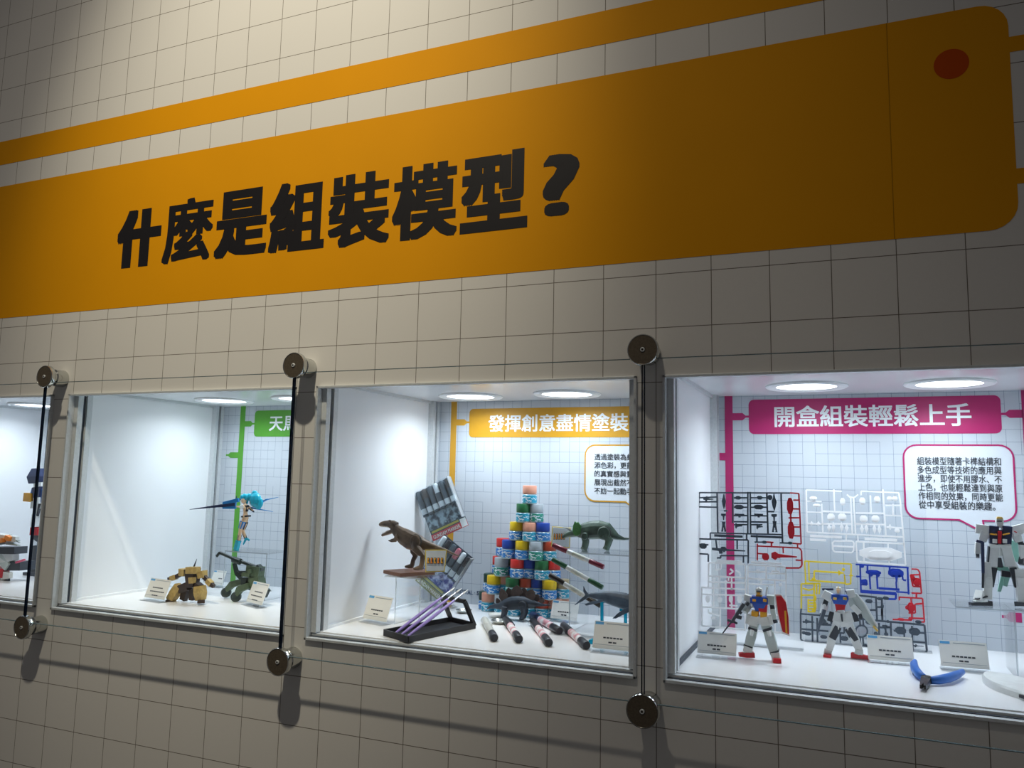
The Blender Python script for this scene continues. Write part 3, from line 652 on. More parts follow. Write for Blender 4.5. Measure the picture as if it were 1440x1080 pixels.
robot('flight_robot_model', 'white and orange flying robot model on a dark winged platform at the left edge', c, [
    ('body', P_white, [((-6, 764), (24, 764), 12, 14, 5, 6), ((-8, 790), (22, 788), 14, 16, 8, 9)]),
    ('orange_panel', P_orange, [((-4, 768, -.1), (8, 765, -.1), 8, 5), ((9, 761, -.1), (15, 764, -.1), 6, 5)]),
    ('fin', P_grey, [((12, 763), (26, 766), 8, 2, 4, 1), ((12, 770), (26, 773), 8, 2, 4, 1), ((14, 758), (27, 769), 3, 2, 2, 1)]),
    ('wing_slab', P_dark, [((-10, 779), (29, 779.5), 24, 7, 16, 8)]),
    ('leg', P_grey, [((2, 786), (14, 803), 12, 12, 9, 10)]),
    ('platform', P_dark, [((16, 801, .2), (39, 801, .2), 20, 10)]),
    ('foot', P_red, [((-6, 810), (8, 812), 11, 12, 8, 10)]),
    ('toe_cap', P_white, [((4, 815), (15, 815, -.1), 6, 10, 4, 6)]),
    ('pink_marking', mat('pink_plastic', 'd85a78', .4), [((22, 797, -.1), (34, 793, -.1), 2.5, 2)]),
    ('sole', P_dark, [((-6, 821), (12, 821, -.05), 3, 12)]),
])
# ------------------------------------------------------------------ small figures with organic shapes
# green cannon walker
c = Ctx(2.6, (331, 845))
t = thing('cannon_walker_model', 'olive green four legged cannon walker model with a long raised barrel', 'robot', c.loc, group='assembled robot model kits')
def tube(name, c, pts, radii, m, parent, seg=10, smooth=True):
    bm = BM(); loft(bm, [c.p(*q) for q in pts], [r * c.s if not isinstance(r, tuple) else (r[0] * c.s, r[1] * c.s) for r in (radii if isinstance(radii, list) else [radii] * len(pts))], seg)
    return obj(name, bm, m, parent, smooth='auto' if smooth else False)
tube('barrel', c, [(308.5, 777.5, -.2), (333, 788, -.1), (366, 800)], [1.9, 2.1, 2.4], P_dgreen, t)
part('muzzle_brake', c, [((309.5, 777, -.2), (304.5, 783, -.2), 2.4, 3, 2, 3)], P_dgreen, t)
tube('recoil_sleeve', c, [(328, 787, -.1), (338, 790.5, -.1)], 3.9, P_dgreen, t)
part('receiver', c, [((349, 801), (368, 805), 9, 11, 12, 13), ((352, 812), (366, 813), 8, 12), ((361, 812), (363, 823), 12, 14, 13, 15)], P_olive, t)
part('breech', c, [((362, 797), (368.5, 803), 7, 7)], P_dgreen, t)
part('cylinder_pod', c, [((350, 805, -.12), (354, 803, -.12), 6, 5), ((341, 808, -.1), (352, 809, -.1), 4, 5)], P_olive, t)
part('fore_arm', c, [((329.5, 792, -.05), (333, 806), 4, 5, 5, 6), ((333, 805), (339, 813), 5, 6, 4, 5), ((337, 806), (348, 806), 4, 5)], P_dgreen, t)
part('hip_block', c, [((341, 818), (352, 818), 7, 10), ((348, 822), (360, 824), 7, 12)], P_dgreen, t)
part('front_leg', c, [((344, 817.5, .15), (327, 822, .15), 6, 7, 7, 8), ((328, 821, .15), (319, 830, .15), 7, 8, 5, 6)], P_olive, t)
part('front_leg', c, [((350, 824, -.15), (337, 829, -.15), 6, 7, 7, 8), ((338, 828, -.15), (333, 837, -.15), 7, 8, 5, 6)], P_olive, t)
part('hind_leg', c, [((366, 822), (376, 832), 5, 6, 6, 6), ((376, 829), (373, 840), 6, 6, 3, 4), ((377, 831), (382, 831.5), 1.6, 1.6, .6, .6)], P_dgreen, t)
part('hind_leg', c, [((358, 824, .3), (362, 838, .3), 5, 6, 5, 6)], P_dgreen, t)
for x, y, d in ((318, 833.5, .15), (332, 839.5, -.15)):
    bm = BM(); M = Matrix.Translation(c.p(x, y, d)) @ Matrix.Rotation(math.radians(90), 4, 'X') @ Matrix.Rotation(math.radians(25), 4, 'Y')
    k = c.s; lathe(bm, [(0, -3 * k), (4.8 * k, -3 * k), (6.2 * k, -2.2 * k), (6.2 * k, 2.2 * k), (4.8 * k, 3 * k), (3.4 * k, 2.2 * k), (1.2 * k, 2.2 * k), (0, 3.2 * k)], 20, M); obj('wheel', bm, P_dgreen, t, smooth='auto')
# winged figurine with cyan hair
c = Ctx(3.3, (334, 773), False)
RISER1_Y = onz(334, 773, 3.3)[1]
t = thing('winged_figurine', 'flying figurine with cyan hair, blue blades and a long lance', 'figurine', c.loc)
bm = BM()
def lf(pts, radii, seg=10): loft(bm, [c.p(*q) for q in pts], [r * c.s if not isinstance(r, tuple) else (r[0] * c.s, r[1] * c.s) for r in radii], seg)
lf([(345, 709), (346, 714), (345, 721), (345.5, 726), (345, 731)], [(2.2, 1.6), (4, 3), (2.8, 2.2), (4, 3.2), (2.4, 2)])
lf([(344, 706), (345, 711)], [1.3, 1.5]); blob(bm, c, 342.8, 703.5, 3.6, 4.2, 3.8)
lf([(344.5, 727), (341, 735, -.05), (338, 744, -.05), (336.5, 757, -.02), (334, 764)], [2.6, 2.9, 2.1, 2, 1.3])
lf([(347, 727, .05), (344.5, 736, .05), (341.5, 746, .05), (344.5, 754, .12), (346, 760, .15)], [2.6, 2.9, 2.1, 2, 1.2])
lf([(343, 711, -.05), (338, 713, -.12), (331, 712, -.2)], [1.4, 1.2, 1.1]); lf([(348, 711, .05), (352, 714, .08), (356, 718, .08)], [1.4, 1.2, 1.1])
remesh(obj('body', bm, P_skin, t, smooth=True), .0009)
P_hair = mat('cyan_plastic', '22b6d2', .3, vary=.15, scale=120); P_lblue = mat('bright_blue_plastic', '2a86cc', .35); P_ink = mat('black_plastic', '22242c', .4)
bm = BM()
for x, y, a, b, d in ((344, 699, 5.2, 4.5, 0), (351, 699, 6, 5, .06), (359, 703, 9, 9.5, .08), (358, 694, 5, 4, .08), (365, 707, 5.5, 7, .08), (340, 699, 3, 3, -.05), (347, 704, 3, 5, .08), (363, 713, 5, 3.2, .08)): blob(bm, c, x, y, a, b, min(a, b) * .6, d)
remesh(obj('hair', bm, P_hair, t, smooth=True), .0011)
part('bodice', c, [((345.8, 710.5), (345.5, 719.5), 6.5, 5.5, 4.6, 4.2)], P_ink, t)
part('belt', c, [((341.5, 726.5), (350.5, 725.5), 6.8, 2)], P_ink, t)
part('stocking', c, [((341.8, 733, -.05), (338, 743, -.05), 5, 5.4, 4, 4.4)], P_lblue, t)
part('stocking', c, [((345.4, 733.5, .05), (341.8, 744, .05), 5, 5.4, 4, 4.4)], P_ink, t)
part('boot', c, [((337, 752, -.02), (335.3, 761), 4, 4.2, 3.6, 3.8)], P_ink, t)
part('boot', c, [((342.5, 749.5, .1), (346, 758, .15), 4, 4.2, 3.4, 3.6)], P_ink, t)
part('shoe', c, [((335.5, 760), (332, 773), 5.5, 5, 5, 5)], P_hair, t)
part('shoe', c, [((346.5, 756, .15), (342, 766, .1), 3.6, 3.6, 1.2, 1.5), ((346, 757, .15), (351, 760, .18), 2.4, 3, 1.4, 2)], P_hair, t)
part('sleeve', c, [((342, 711.5, -.08), (337, 714, -.14), 4.5, 4.5)], P_white, t)
part('lance', c, [((331, 709, -.22), (312, 711.5, -.35), 4, 4, 3.4, 3.4), ((312, 711, -.35), (266.5, 716.5, -.75), 3.6, 3.6, .5, .5)], P_navy, t)
part('lance_guard', c, [((332, 710.5, -.2), (313.5, 711, -.33), 4, 9, 4, 8), ((336, 703, -.2), (314, 708, -.33), 3, 5, 3, 4)], P_lblue, t)
part('wing_blade', c, [((337, 702, .1), (327, 706, .1), 5, 2, 4, 2), ((331, 705, .1), (333, 697, .1), 2, 1.5, .5, .6)], P_navy, t)
part('wing_blade', c, [((366, 707, .12), (376, 702, .15), 4, 2, 3, 1.6), ((374, 703, .15), (392, 699, .3), 2.4, 1.4, .5, .5)], P_lblue, t)
part('wing_blade', c, [((354, 714, .1), (366, 716.5, .1), 3.4, 1.8, 2.6, 1.5), ((365, 716.2, .1), (384, 719.5, .2), 2.4, 1.4, .5, .5)], P_lblue, t)
part('wing_blade', c, [((350, 714, .1), (357, 720, .1), 3, 1.8, 2, 1.4)], P_navy, t)
# ------------------------------------------------------------------ dinosaur kits
def animal_mat(name, c1, c2, belly, scale=40, lo=0., hi=.03):
    m, N, L, b = new_mat(name); b.inputs['Roughness'].default_value = .5
    tc = N.new('ShaderNodeTexCoord'); nz = N.new('ShaderNodeTexNoise'); nz.inputs['Scale'].default_value = scale; nz.inputs['Detail'].default_value = 4; L.new(tc.outputs['Object'], nz.inputs['Vector'])
    r = N.new('ShaderNodeValToRGB'); e = r.color_ramp.elements; e[0].position, e[1].position = .35, .68; e[0].color = (*srgb(c1), 1); e[1].color = (*srgb(c2), 1); L.new(nz.outputs['Fac'], r.inputs['Fac'])
    g = N.new('ShaderNodeNewGeometry'); sp = N.new('ShaderNodeSeparateXYZ'); L.new(g.outputs['Normal'], sp.inputs[0])
    mr = N.new('ShaderNodeMapRange'); mr.inputs['From Min'].default_value = -.45; mr.inputs['From Max'].default_value = -.85; L.new(sp.outputs['Z'], mr.inputs['Value'])
    mx = N.new('ShaderNodeMix'); mx.data_type = 'RGBA'; L.new(mr.outputs['Result'], mx.inputs['Factor']); L.new(r.outputs['Color'], mx.inputs['A']); mx.inputs['B'].default_value = (*srgb(belly), 1)
    L.new(mx.outputs['Result'], b.inputs['Base Color'])
    v = N.new('ShaderNodeTexVoronoi'); v.inputs['Scale'].default_value = 500; L.new(tc.outputs['Object'], v.inputs['Vector'])
    bp = N.new('ShaderNodeBump'); bp.inputs['Strength'].default_value = .25; bp.inputs['Distance'].default_value = .0008; L.new(v.outputs['Distance'], bp.inputs['Height']); L.new(bp.outputs['Normal'], b.inputs['Normal'])
    return m
A_rex = animal_mat('brown_scales', '4a3c32', '7a6550', '9a7c64'); A_tri = animal_mat('green_scales', '34463e', '587060', '8a9890'); A_steg = animal_mat('slate_scales', '1f2733', '34404e', '3a434e'); A_shark = animal_mat('blue_grey_hide', '2e3c4c', '4e6074', '8a97a4')
A_plate = mat('rust_grey_plates', '4a3c38', .5, vary=.3, scale=150); A_frill = mat('bright_green_frill', '4a8248', .45, vary=.25, scale=200)
def disc_part(name, c, x, y, r, d, th, m, parent, ry=None):
    bm = BM(); M = Matrix.Translation(c.p(x, y, d)) @ Matrix.Rotation(math.radians(90), 4, 'X'); k = c.s; r *= k
    if ry: M = M @ Matrix.Diagonal((1, ry, 1, 1))
    b2 = BM(); lathe(b2, [(0, -th), (r * 1.06, -th), (r * 1.06, th * .3), (0, th * .35)], 22, M); obj('joint_groove_shade', b2, mat('joint_shadow', '23221f', .6), parent)  # dark disc puts the shade of the joint's groove into colour
    lathe(bm, [(0, -th), (r, -th), (r, th * .7), (r * .86, th * 1.2), (0, th * 1.35)], 22, M); return obj(name, bm, m, parent, smooth='auto')
# tyrannosaur
c = Ctx(2.3, (588, 799), False); REX_Y = onz(588, 803, 2.3)[1]; c.loc = W(onz(588, 803, 2.3)[0], REX_Y, 2.3)
t = thing('tyrannosaur_model', 'brown tyrannosaur model roaring on a wood coloured base', 'dinosaur model', c.loc, group='dinosaur model kits')
c.dy = 0
bm = BM()
lf([(553, 741), (557, 745), (562, 750), (568, 754.5), (577, 760), (586, 763), (598, 766.5), (612, 770), (628, 774.5, .12), (646, 782.5, .3)], [(5, 5.5), (6, 7.5), (7.5, 9.5), (8.5, 11.5), (9, 12.5), (8.5, 11.5), (6, 7.2), (3.6, 4), (2.2, 2.2), .7], 14)
lf([(557, 741), (552, 738), (547, 736.6), (541, 736.6), (536.5, 737.2), (534, 738)], [(5.5, 7), (6, 6.4), (5, 5), (4.2, 4.2), (3.6, 3.4), (2.4, 2.2)], 12); blob(bm, c, 548, 732.6, 2.6, 1.6, 1.6, -.1); blob(bm, c, 548, 732.6, 2.6, 1.6, 1.6, .1)
lf([(555, 746), (549, 748), (543, 750.5), (537, 753)], [(4.6, 4), (3.8, 3), (3.2, 2.4), (2, 1.7)])
lf([(559, 752, -.1), (556, 757, -.18), (556.5, 760.5, -.2), (551, 761, -.2), (546, 760, -.2)], [2.6, 2.4, 2, 1.8, .8], 8); lf([(560, 753, .12), (556, 758, .2), (549, 759, .2)], [2.4, 1.9, .8], 8)
lf([(584, 763, -.14), (585.5, 772, -.2), (592.5, 778.5, -.2), (595, 781, -.2), (593.5, 791, -.2), (592, 797, -.2)], [(6, 7), (6, 6.5), 4.6, 3.8, 3, 3.4], 10); lf([(594, 798.6, -.2), (588, 799, -.2), (581.5, 800, -.22)], [3, 3.2, 1.6], 8)
lf([(581, 765, .14), (582, 776, .16), (584, 782, .16), (581, 788, .16), (579.5, 795, .16)], [(5, 6), 5, 3.6, 3, 3.2], 10); lf([(581, 796, .16), (576, 796.4, .15), (569.5, 797, .14)], [3, 3, 1.5], 8)
remesh(obj('body', bm, A_rex, t, smooth=True), .0009)
disc_part('thigh_joint', c, 584.6, 761.5, 7.6, -.19, .004, A_rex, t, 1.2)
part('tongue', c, [((551, 745.2), (543, 747.8), 4, 2.2, 2.6, 1.2)], mat('pink_mouth', 'b07a70', .5), t)
bm = BM()
for k_ in range(9): a = (536 + k_ * 1.5, 739.6 + k_ * .05, -.07); lf([a, (a[0], a[1] + 2, -.07)], [.55, .1], 5)
for k_ in range(8): a = (537.5 + k_ * 1.5, 750.4 - k_ * .55, -.06); lf([a, (a[0], a[1] - 1.8, -.06)], [.5, .1], 5)
obj('teeth', bm, mat('ivory_plastic', 'd8d2c0', .4), t)
P_wood = mat('wood_brown_base', '74503f', .5, vary=.2, scale=30)
bq = [c.p(539, 801, -.25), c.p(563, 808, -.62), c.p(612, 802, .2), c.p(585, 797.5, .55)]
zt0 = 0.0
bm = BM(); top = [bm.verts.new((v.x, v.y, .0)) for v in bq]; bot = [bm.verts.new((v.x, v.y, -.008)) for v in bq]
bm.faces.new(top); bm.faces.new(bot[::-1])
for i in range(4): bm.faces.new((top[i], bot[i], bot[(i + 1) % 4], top[(i + 1) % 4]))
obj('base_plate', bm, P_wood, t, bevel=.0008)
REX_TOP_Z = c.loc.z - .008
# triceratops
c = Ctx(3.4, (838, 774), False); c.dy = 0; TRI_TOP_Z = c.loc.z - .0005
t = thing('triceratops_model', 'green triceratops model with bright frill and long horns on a clear riser', 'dinosaur model', c.loc, group='dinosaur model kits')
bm = BM()
lf([(812, 749), (822, 747), (832, 745.5), (843, 745), (854, 747), (862, 751.5), (869, 755.5), (878, 757.8), (890.5, 757.4)], [(6, 7), (9, 11.5), (10.5, 13), (10.5, 13), (9, 12), (6, 7.2), (3.6, 4), (2, 2), .6], 14)
lf([(813, 748.5), (806, 749.5), (799, 751.5), (794, 754), (791.5, 757)], [(5.5, 6), (5, 5.5), (4, 4.2), (2.6, 3), (1, 1.2)], 12)
for d, q in ((-.16, 0), (.16, 1.5)):
    lf([(822 + q, 753, d), (823 + q, 762, d), (821.5 + q, 770, d), (819.5 + q, 773, d - .03)], [5.6, 4.4, 4, 4.2], 10); lf([(851 + q, 752, d), (856 + q, 760, d), (853.5 + q, 768, d), (851 + q, 773, d - .03)], [7.5, 5, 3.8, 4.2], 10)
remesh(obj('body', bm, A_tri, t, smooth=True), .0012)
poly_part('frill', c, [(806, 751), (804.6, 745), (805.6, 739), (808, 733), (810.3, 735.2), (812.6, 734), (814.6, 737), (816.6, 738.6), (817.2, 742.4), (819, 746), (817, 750), (813, 753), (809, 754)], -.13, .006, A_frill, t, bevel=.0012)
P_horn = mat('horn_grey', '8b918c', .45)
for d in (-.1, .1): tube('horn', c, [(803, 746, d), (798, 743, d * 1.2), (791, 741.3, d * 1.3)], [1.7, 1.2, .3], P_horn, t, 8)
tube('nose_horn', c, [(796, 751), (794.5, 747.5)], [1.3, .3], P_horn, t, 8)
disc_part('thigh_joint', c, 849.5, 749.5, 9, -.2, .004, A_tri, t); disc_part('shoulder_joint', c, 822.5, 754, 4.8, -.2, .004, A_tri, t)
# stegosaur
c = Ctx(3.6, (720, 868))
t = thing('stegosaur_model', 'dark slate stegosaur model with rusty back plates before the jars', 'dinosaur model', c.loc, group='dinosaur model kits')
bm = BM()
lf([(685, 852.5), (690, 850), (696, 849), (703, 849), (712, 846.5), (722, 844.5), (731, 844), (741, 844.5), (752, 845.5), (764, 847), (776, 847.5)], [1.2, 2.6, (3, 3.4), (4, 4.8), (6.5, 8), (8, 9.6), (8, 9.6), (6.4, 7.8), (3.6, 4.2), 2, .5], 14)
for d, q in ((-.13, 0), (.13, 2)):
    lf([(710 + q, 850, d), (708.5 + q, 858, d), (706.5 + q, 866, d)], [4.4, 3.4, 3], 10); lf([(706.5 + q, 866.4, d), (703.5 + q, 867, d)], [2.6, 1.6], 8)
    lf([(735 + q, 848, d), (737 + q, 857, d), (734 + q, 866, d)], [6, 4, 3.2], 10); lf([(734 + q, 866.4, d), (730.5 + q, 867, d)], [2.8, 1.8], 8)
remesh(obj('body', bm, A_steg, t, smooth=True), .0012)
for x, y, w, h, d, a in ((700, 843, 3, 4, .03, -20), (707.5, 835, 5.5, 8.5, -.03, -14), (716, 832, 5, 7, .04, -10), (726.5, 829.5, 7.5, 7.5, -.03, 0), (736, 831.5, 6, 6.5, .04, 8), (746, 834, 6.5, 7, -.03, 16), (754, 838.5, 4.6, 5, .03, 20), (762, 842, 3.6, 3.6, -.02, 24)):
    ca, sa = math.cos(math.radians(a)), math.sin(math.radians(a)); w, h = w * 1.18, h * 1.22; y -= 1; pts = [(-.55, .95), (-1, .1), (-.6, -.6), (0, -1), (.6, -.6), (1, .1), (.55, .95)]
    poly_part('back_plate', c, [(x + (u * w * ca - v * h * sa), y + (u * w * sa + v * h * ca)) for u, v in pts], d, .0022, A_plate, t)
for d in (-.06, .06): tube('tail_spike', c, [(770, 847, d * .3), (775, 842.5, d)], [.9, .2], A_plate, t, 6)
disc_part('thigh_joint', c, 735, 848, 6, -.17, .003, A_steg, t)
# shark like swimmer on a blue stand
c = Ctx(2.0, (868, 905))
t = thing('shark_model', 'blue grey shark model raised on a clear blue stand', 'sea animal model', c.loc, group='dinosaur model kits')
bm = BM()
lf([(823, 836.5), (829, 835.5), (838, 836), (850, 837.5), (864, 840), (880, 844), (896, 849), (912, 855), (925, 860), (934, 863.5)], [(1.6, 2.2), (2, 3), (3.6, 5), (6, 8), (8, 10.5), (9, 12), (9, 12), (8, 10.5), (5.5, 7), (2, 2.5)], 14)
lf([(826, 835.5), (822, 829), (820.5, 822)], [(1, 3), (.8, 2.4), (.4, .8)], 8); lf([(826, 836), (818, 842), (808, 849)], [(1, 3.2), (.8, 2.4), (.4, .8)], 8)
remesh(obj('body', bm, A_shark, t, smooth=True), .0013)
poly_part('pectoral_fin', c, [(888, 850), (893, 855), (880, 861), (866, 868), (861, 868), (868, 861), (878, 854)], -.22, .0025, A_shark, t)
poly_part('pelvic_fin', c, [(848, 841), (846, 845), (834, 848), (824, 850), (822, 847.5), (832, 844)], -.12, .002, A_shark, t)
poly_part('dorsal_fin', c, [(898, 839), (906, 824), (914, 829), (912, 845)], 0, .002, A_shark, t)
tube('stand_post', c, [(846.5, 843), (846.5, 897)], 2.4, P_cyan, t, 10); tube('stand_post', c, [(879.5, 853), (880, 897)], 2.4, P_cyan, t, 10)
part('post_cradle', c, [((841, 842), (852, 843), 4, 6), ((872, 854), (888, 856), 4, 6)], P_cyan, t)
part('stand_base', c, [((835, 902.5), (905, 904), 14, 5), ((830, 901, -.1), (836, 901, -.1), 14, 8)], P_cyan, t)
# ------------------------------------------------------------------ clear risers
def riser(label, X0, X1, Z0, Z1, ztop, over=0., th=.003):
    t = thing('acrylic_riser', label, 'display riser', (X_((X0 + X1) / 2), (Z0 + Z1) * .05, Z_(FLOOR_Y)), group='clear acrylic risers')
    w, d, h = X_(X1 - X0) / 2, (Z1 - Z0) * .05, ztop - Z_(FLOOR_Y)
    bm = BM(); box(bm, (-w - over, -d, h - th), (w, d, h)); obj('top_plate', bm, M_acr, t)
    for s in (-1, 1):
        bm = BM(); box(bm, (s * w, -d, 0), (s * (w - th), d, h - th)); obj('side_plate', bm, M_acr, t)
        bm = BM(); box(bm, (s * w, -d - .0004, 0), (s * (w - th), -d, h)); obj('polished_edge', bm, M_acre, t)
    bm = BM(); box(bm, (-w - over, -d - .0005, h - th), (w, -d, h)); obj('polished_edge', bm, M_acre, t)
    return t
rx = ony(557, 878, FLOOR_Y)
riser('clear acrylic riser under the brown tyrannosaur', 12.65, 13.3, 1.75, 2.85, REX_TOP_Z, over=.03)
riser('clear acrylic riser under the green triceratops', 16.45, 18.5, 2.75, 4.1, TRI_TOP_Z)
rx = ony(313, 838, FLOOR_Y); q0 = onz(313, 780, 3.0)[0]
riser('clear acrylic riser under the winged figurine', onz(316, 780, 2.95)[0], onz(376, 780, 2.95)[0], 2.95, 3.9, Z_(RISER1_Y))
riser('clear acrylic riser under the large white robot', onz(1425, 870, 2.6)[0], onz(1425, 870, 2.6)[0] + 1.1, 2.55, 3.6, Z_(RISER3_Y), over=.09)
# ------------------------------------------------------------------ paper cards in clear holders
M_card = mat('cream_card', 'e9e8e2', .6, vary=.01); M_logo = mat('blue_logo_ink', '5aa4d6', .5); M_fine = mat('grey_print', '9aa4ac', .5)
def card(px, py, w, h, label, yaw=0., tilt=20., lines=((.0, .55, .5), (.0, .70, .22))):
    t = thing('label_card', label, 'label card', FL(px, py), math.radians(yaw), group='paper label cards')
    T = Matrix.Translation((0, .008, .003)) @ Matrix.Rotation(math.radians(-tilt), 4, 'X')
    def slab(nm, x0, z0, x1, z1, y0, y1, m, par):
        bm = BM(); box(bm, (x0, y0, z0), (x1, y1, z1)); bm.transform(T); return obj(nm, bm, m, par)
    p = slab('paper', -w / 2, .004, w / 2, h, -.0006, 0, M_card, t)
    slab('holder_back', -w / 2 - .001, 0, w / 2 + .001, h + .001, .0004, .0020, M_acr, t)
    slab('holder_front', -w / 2 - .001, 0, w / 2 + .001, h * .16, -.0024, -.0010, M_acr, t)
    bm = BM(); box(bm, (-w / 2 - .001, -.006, 0), (w / 2 + .001, .024, .0025)); obj('holder_foot', bm, M_acr, t)
    y = -.0009
    slab('logo', -w * .48, h * .88, -w * .27, h * .97, y, y + .0002, M_logo, p)
    slab('heading_line', -w * .2, h * .91, w * .46, h * .935, y, y + .0002, M_fine, p)
    for cx, fy, fw in lines:
        n = max(2, int(fw * 12)); bm = BM()
        for i in range(n):
            x0 = w * (cx - fw / 2 + fw * i / n); b2 = BM()
            box(bm, (x0, y, h * (1 - fy) - .0016), (x0 + w * fw / n * .8, y + .0002, h * (1 - fy) + .0012))
        bm.transform(T); obj('print_line', bm, M_ink, p)
    slab('rule_line', -w * .46, h * .2, w * .46, h * .215, y, y + .0002, M_fine, p)
card(212, 846, .082, .054, 'label card to the left of the tan robot', -8, lines=((.0, .42, .5), (.03, .6, .7), (-.02, .78, .3)))
card(352, 853, .082, .057, 'label card leaning against the cannon walker', -22, lines=((.05, .42, .5), (.0, .6, .7), (-.02, .78, .35)))
card(300, 826, .05, .045, 'small label card half hidden behind the tan robot', -5, lines=((.2, .5, .3),))
card(522, 877, .078, .058, 'label card beside the tyrannosaur riser', -15)
card(686, 858, .045, .042, 'small label card behind the stegosaur head', -5, lines=((.3, .6, .2),))
card(790, 876, .068, .046, 'label card in front of the jar pyramid', -5)
card(859, 920, .080, .056, 'label card in front of the shark stand', 0)
card(1007, 927, .072, .045, 'label card left of the robot with the red shield', 2)
card(1254, 936, .078, .049, 'label card right of the slim white robot', 4)
card(1359, 946, .078, .050, 'label card behind the blue nippers', 4)
# printed name signs beside two dinosaurs
def name_sign(c, pts, d, label, glyph):
    t = thing('name_sign', label, 'sign', c.loc)
    poly_part('border', c, pts, d, .0015, mat('yellow_border', 'd8c05a', .5), t)
    cx = sum(p[0] for p in pts) / 4; cy = sum(p[1] for p in pts) / 4
    poly_part('face', c, [(cx + (x - cx) * .9, cy + (y - cy) * .9) for x, y in pts], d - .02, .0015, mat('pale_sign_face', 'c9d2da', .4), t)
    x0, x1, y0, y1 = glyph; n = 5
    for i in range(n):
        a, b = x0 + (x1 - x0) * i / n, x0 + (x1 - x0) * (i + .86) / n; m = (P_orange, P_yel, P_dark)[i % 3]
        poly_part('letter_block', c, [(a, y1), (b, y1 - .3), (b, y0 + .4), (a + .8, y0)], d - .045, .001, P_dark, t)
        poly_part('letter_face', c, [(a + .5, y1 - .7), (b - .5, y1 - 1), ((a + b) / 2, (y0 + y1) / 2), (b - .7, y0 + 1), (a + .8, y0 + .8)], d - .06, .001, P_orange if i % 2 else P_yel, t)
c = Ctx(1.95, (610, 805), False); c.loc.z = REX_TOP_Z; c.dy = 0
name_sign(c, [(598, 805), (597.5, 773), (628.5, 773), (625, 804)], 0, 'yellow bordered sign with orange letters beside the tyrannosaur', (600, 624, 784, 793))
c = Ctx(3.95, (790, 770), False); c.dy = 0
name_sign(c, [(775, 768), (776, 740), (803, 742), (801, 771)], 0, 'yellow bordered sign with orange letters behind the triceratops horns', (778, 795, 750, 759))
# ------------------------------------------------------------------ paint jars
def label_mat(name, base):
    m, N, L, b = new_mat(name); b.inputs['Roughness'].default_value = .35
    tc = N.new('ShaderNodeTexCoord'); mp = N.new('ShaderNodeMapping'); mp.inputs['Scale'].default_value = (150, 150, 260); L.new(tc.outputs['Object'], mp.inputs[0])
    v = N.new('ShaderNodeTexNoise'); v.inputs['Scale'].default_value = 1.; L.new(mp.outputs[0], v.inputs['Vector'])
    r = N.new('ShaderNodeValToRGB'); r.color_ramp.interpolation = 'CONSTANT'; e = r.color_ramp.elements
    e[0].position = 0; e[0].color = (*srgb(base), 1); e[1].position = .55; e[1].color = (*srgb('dfeaf0'), 1); L.new(v.outputs['Fac'], r.inputs['Fac']); L.new(r.outputs['Color'], b.inputs['Base Color']); return m
L_blue, L_teal, L_green = label_mat('blue_jar_label', '2f86d4'), label_mat('teal_jar_label', '1f9ec0'), label_mat('green_jar_label', '2a9a86')
M_jar = mat('jar_glass', 'a9c4cc', .1, vary=.1); M_jlab = mat('label_white', 'e4ecef', .4)
CAPS = {k: mat('cap_' + n, h, .4, vary=.03) for k, n, h in (('y', 'yellow', 'e0bc10'), ('b', 'blue', '1c44a4'), ('r', 'red', 'cc2c28'), ('g', 'green', '1c6438'), ('s', 'salmon', 'dc9c84'), ('w', 'grey', 'aab4bc'), ('o', 'brick', 'b4452c'), ('t', 'tan', 'a89878'), ('d', 'dark_green', '22443c'))}
CN = dict(y='yellow', b='blue', r='red', g='green', s='salmon', w='grey', o='brick red', t='tan', d='dark green')
JH, JR = .0450, .0178
def jar_meshes():
    bm = BM(); lathe(bm, [(0, 0), (JR * .93, 0), (JR, .0015), (JR, .0215), (JR * .86, .0242), (0, .0242)], 18); a = obj('glass_body', bm, M_jar, smooth='auto')
    bm = BM(); lathe(bm, [(JR + .0002, .0030), (JR + .0005, .0032), (JR + .0005, .0212), (JR + .0002, .0215)], 18); b = obj('paper_label', bm, L_blue, smooth='auto')
    bm = BM(); lathe(bm, [(0, .0242), (JR * .96, .0242), (JR * .98, .0255), (JR * .98, .0432), (JR * .92, .0448), (0, .0450)], 18); c_ = obj('screw_cap', bm, M_white, smooth='auto')
    return a, b, c_
jm = jar_meshes(); jdata = [o.data for o in jm]
for o in jm: bpy.data.objects.remove(o)
ORD = ['top', 'second', 'third', 'fourth', 'fifth', 'sixth', 'bottom']
PZ = 4.25; seen = {}
rows = [[(743, 's', 't', 0)], [(734.5, 'g', 't', -.06), (753, 'w', 'g', .06)], [(725.5, 'y', 'b', 0), (744, 's', 't', -.06), (762.5, 'b', 'b', .02)],
        [(715, 'b', 'b', 0), (734, 'y', 'b', -.05), (753.5, 'w', 'g', -.08), (772, 'o', 't', .08)],
        [(705, 'w', 'g', .1), (727.5, 'r', 'b', -.08), (745, 'b', 'b', .04), (762, 'g', 't', -.06), (778, 'r', 'b', .1)],
        [(695, 'y', 'b', .1), (709, 's', 't', .3), (721.5, 'g', 'g', -.12), (740, 'o', 't', 0), (756, 'b', 'b', .06), (773, 'y', 'b', -.04), (792, 't', 't', .3)],
        [(688, 's', 't', .2), (706, 'w', 't', .1), (724, 'b', 't', -.1), (744, 'g', 't', -.14), (763, 'o', 't', -.05), (781, 's', 't', .05)]]
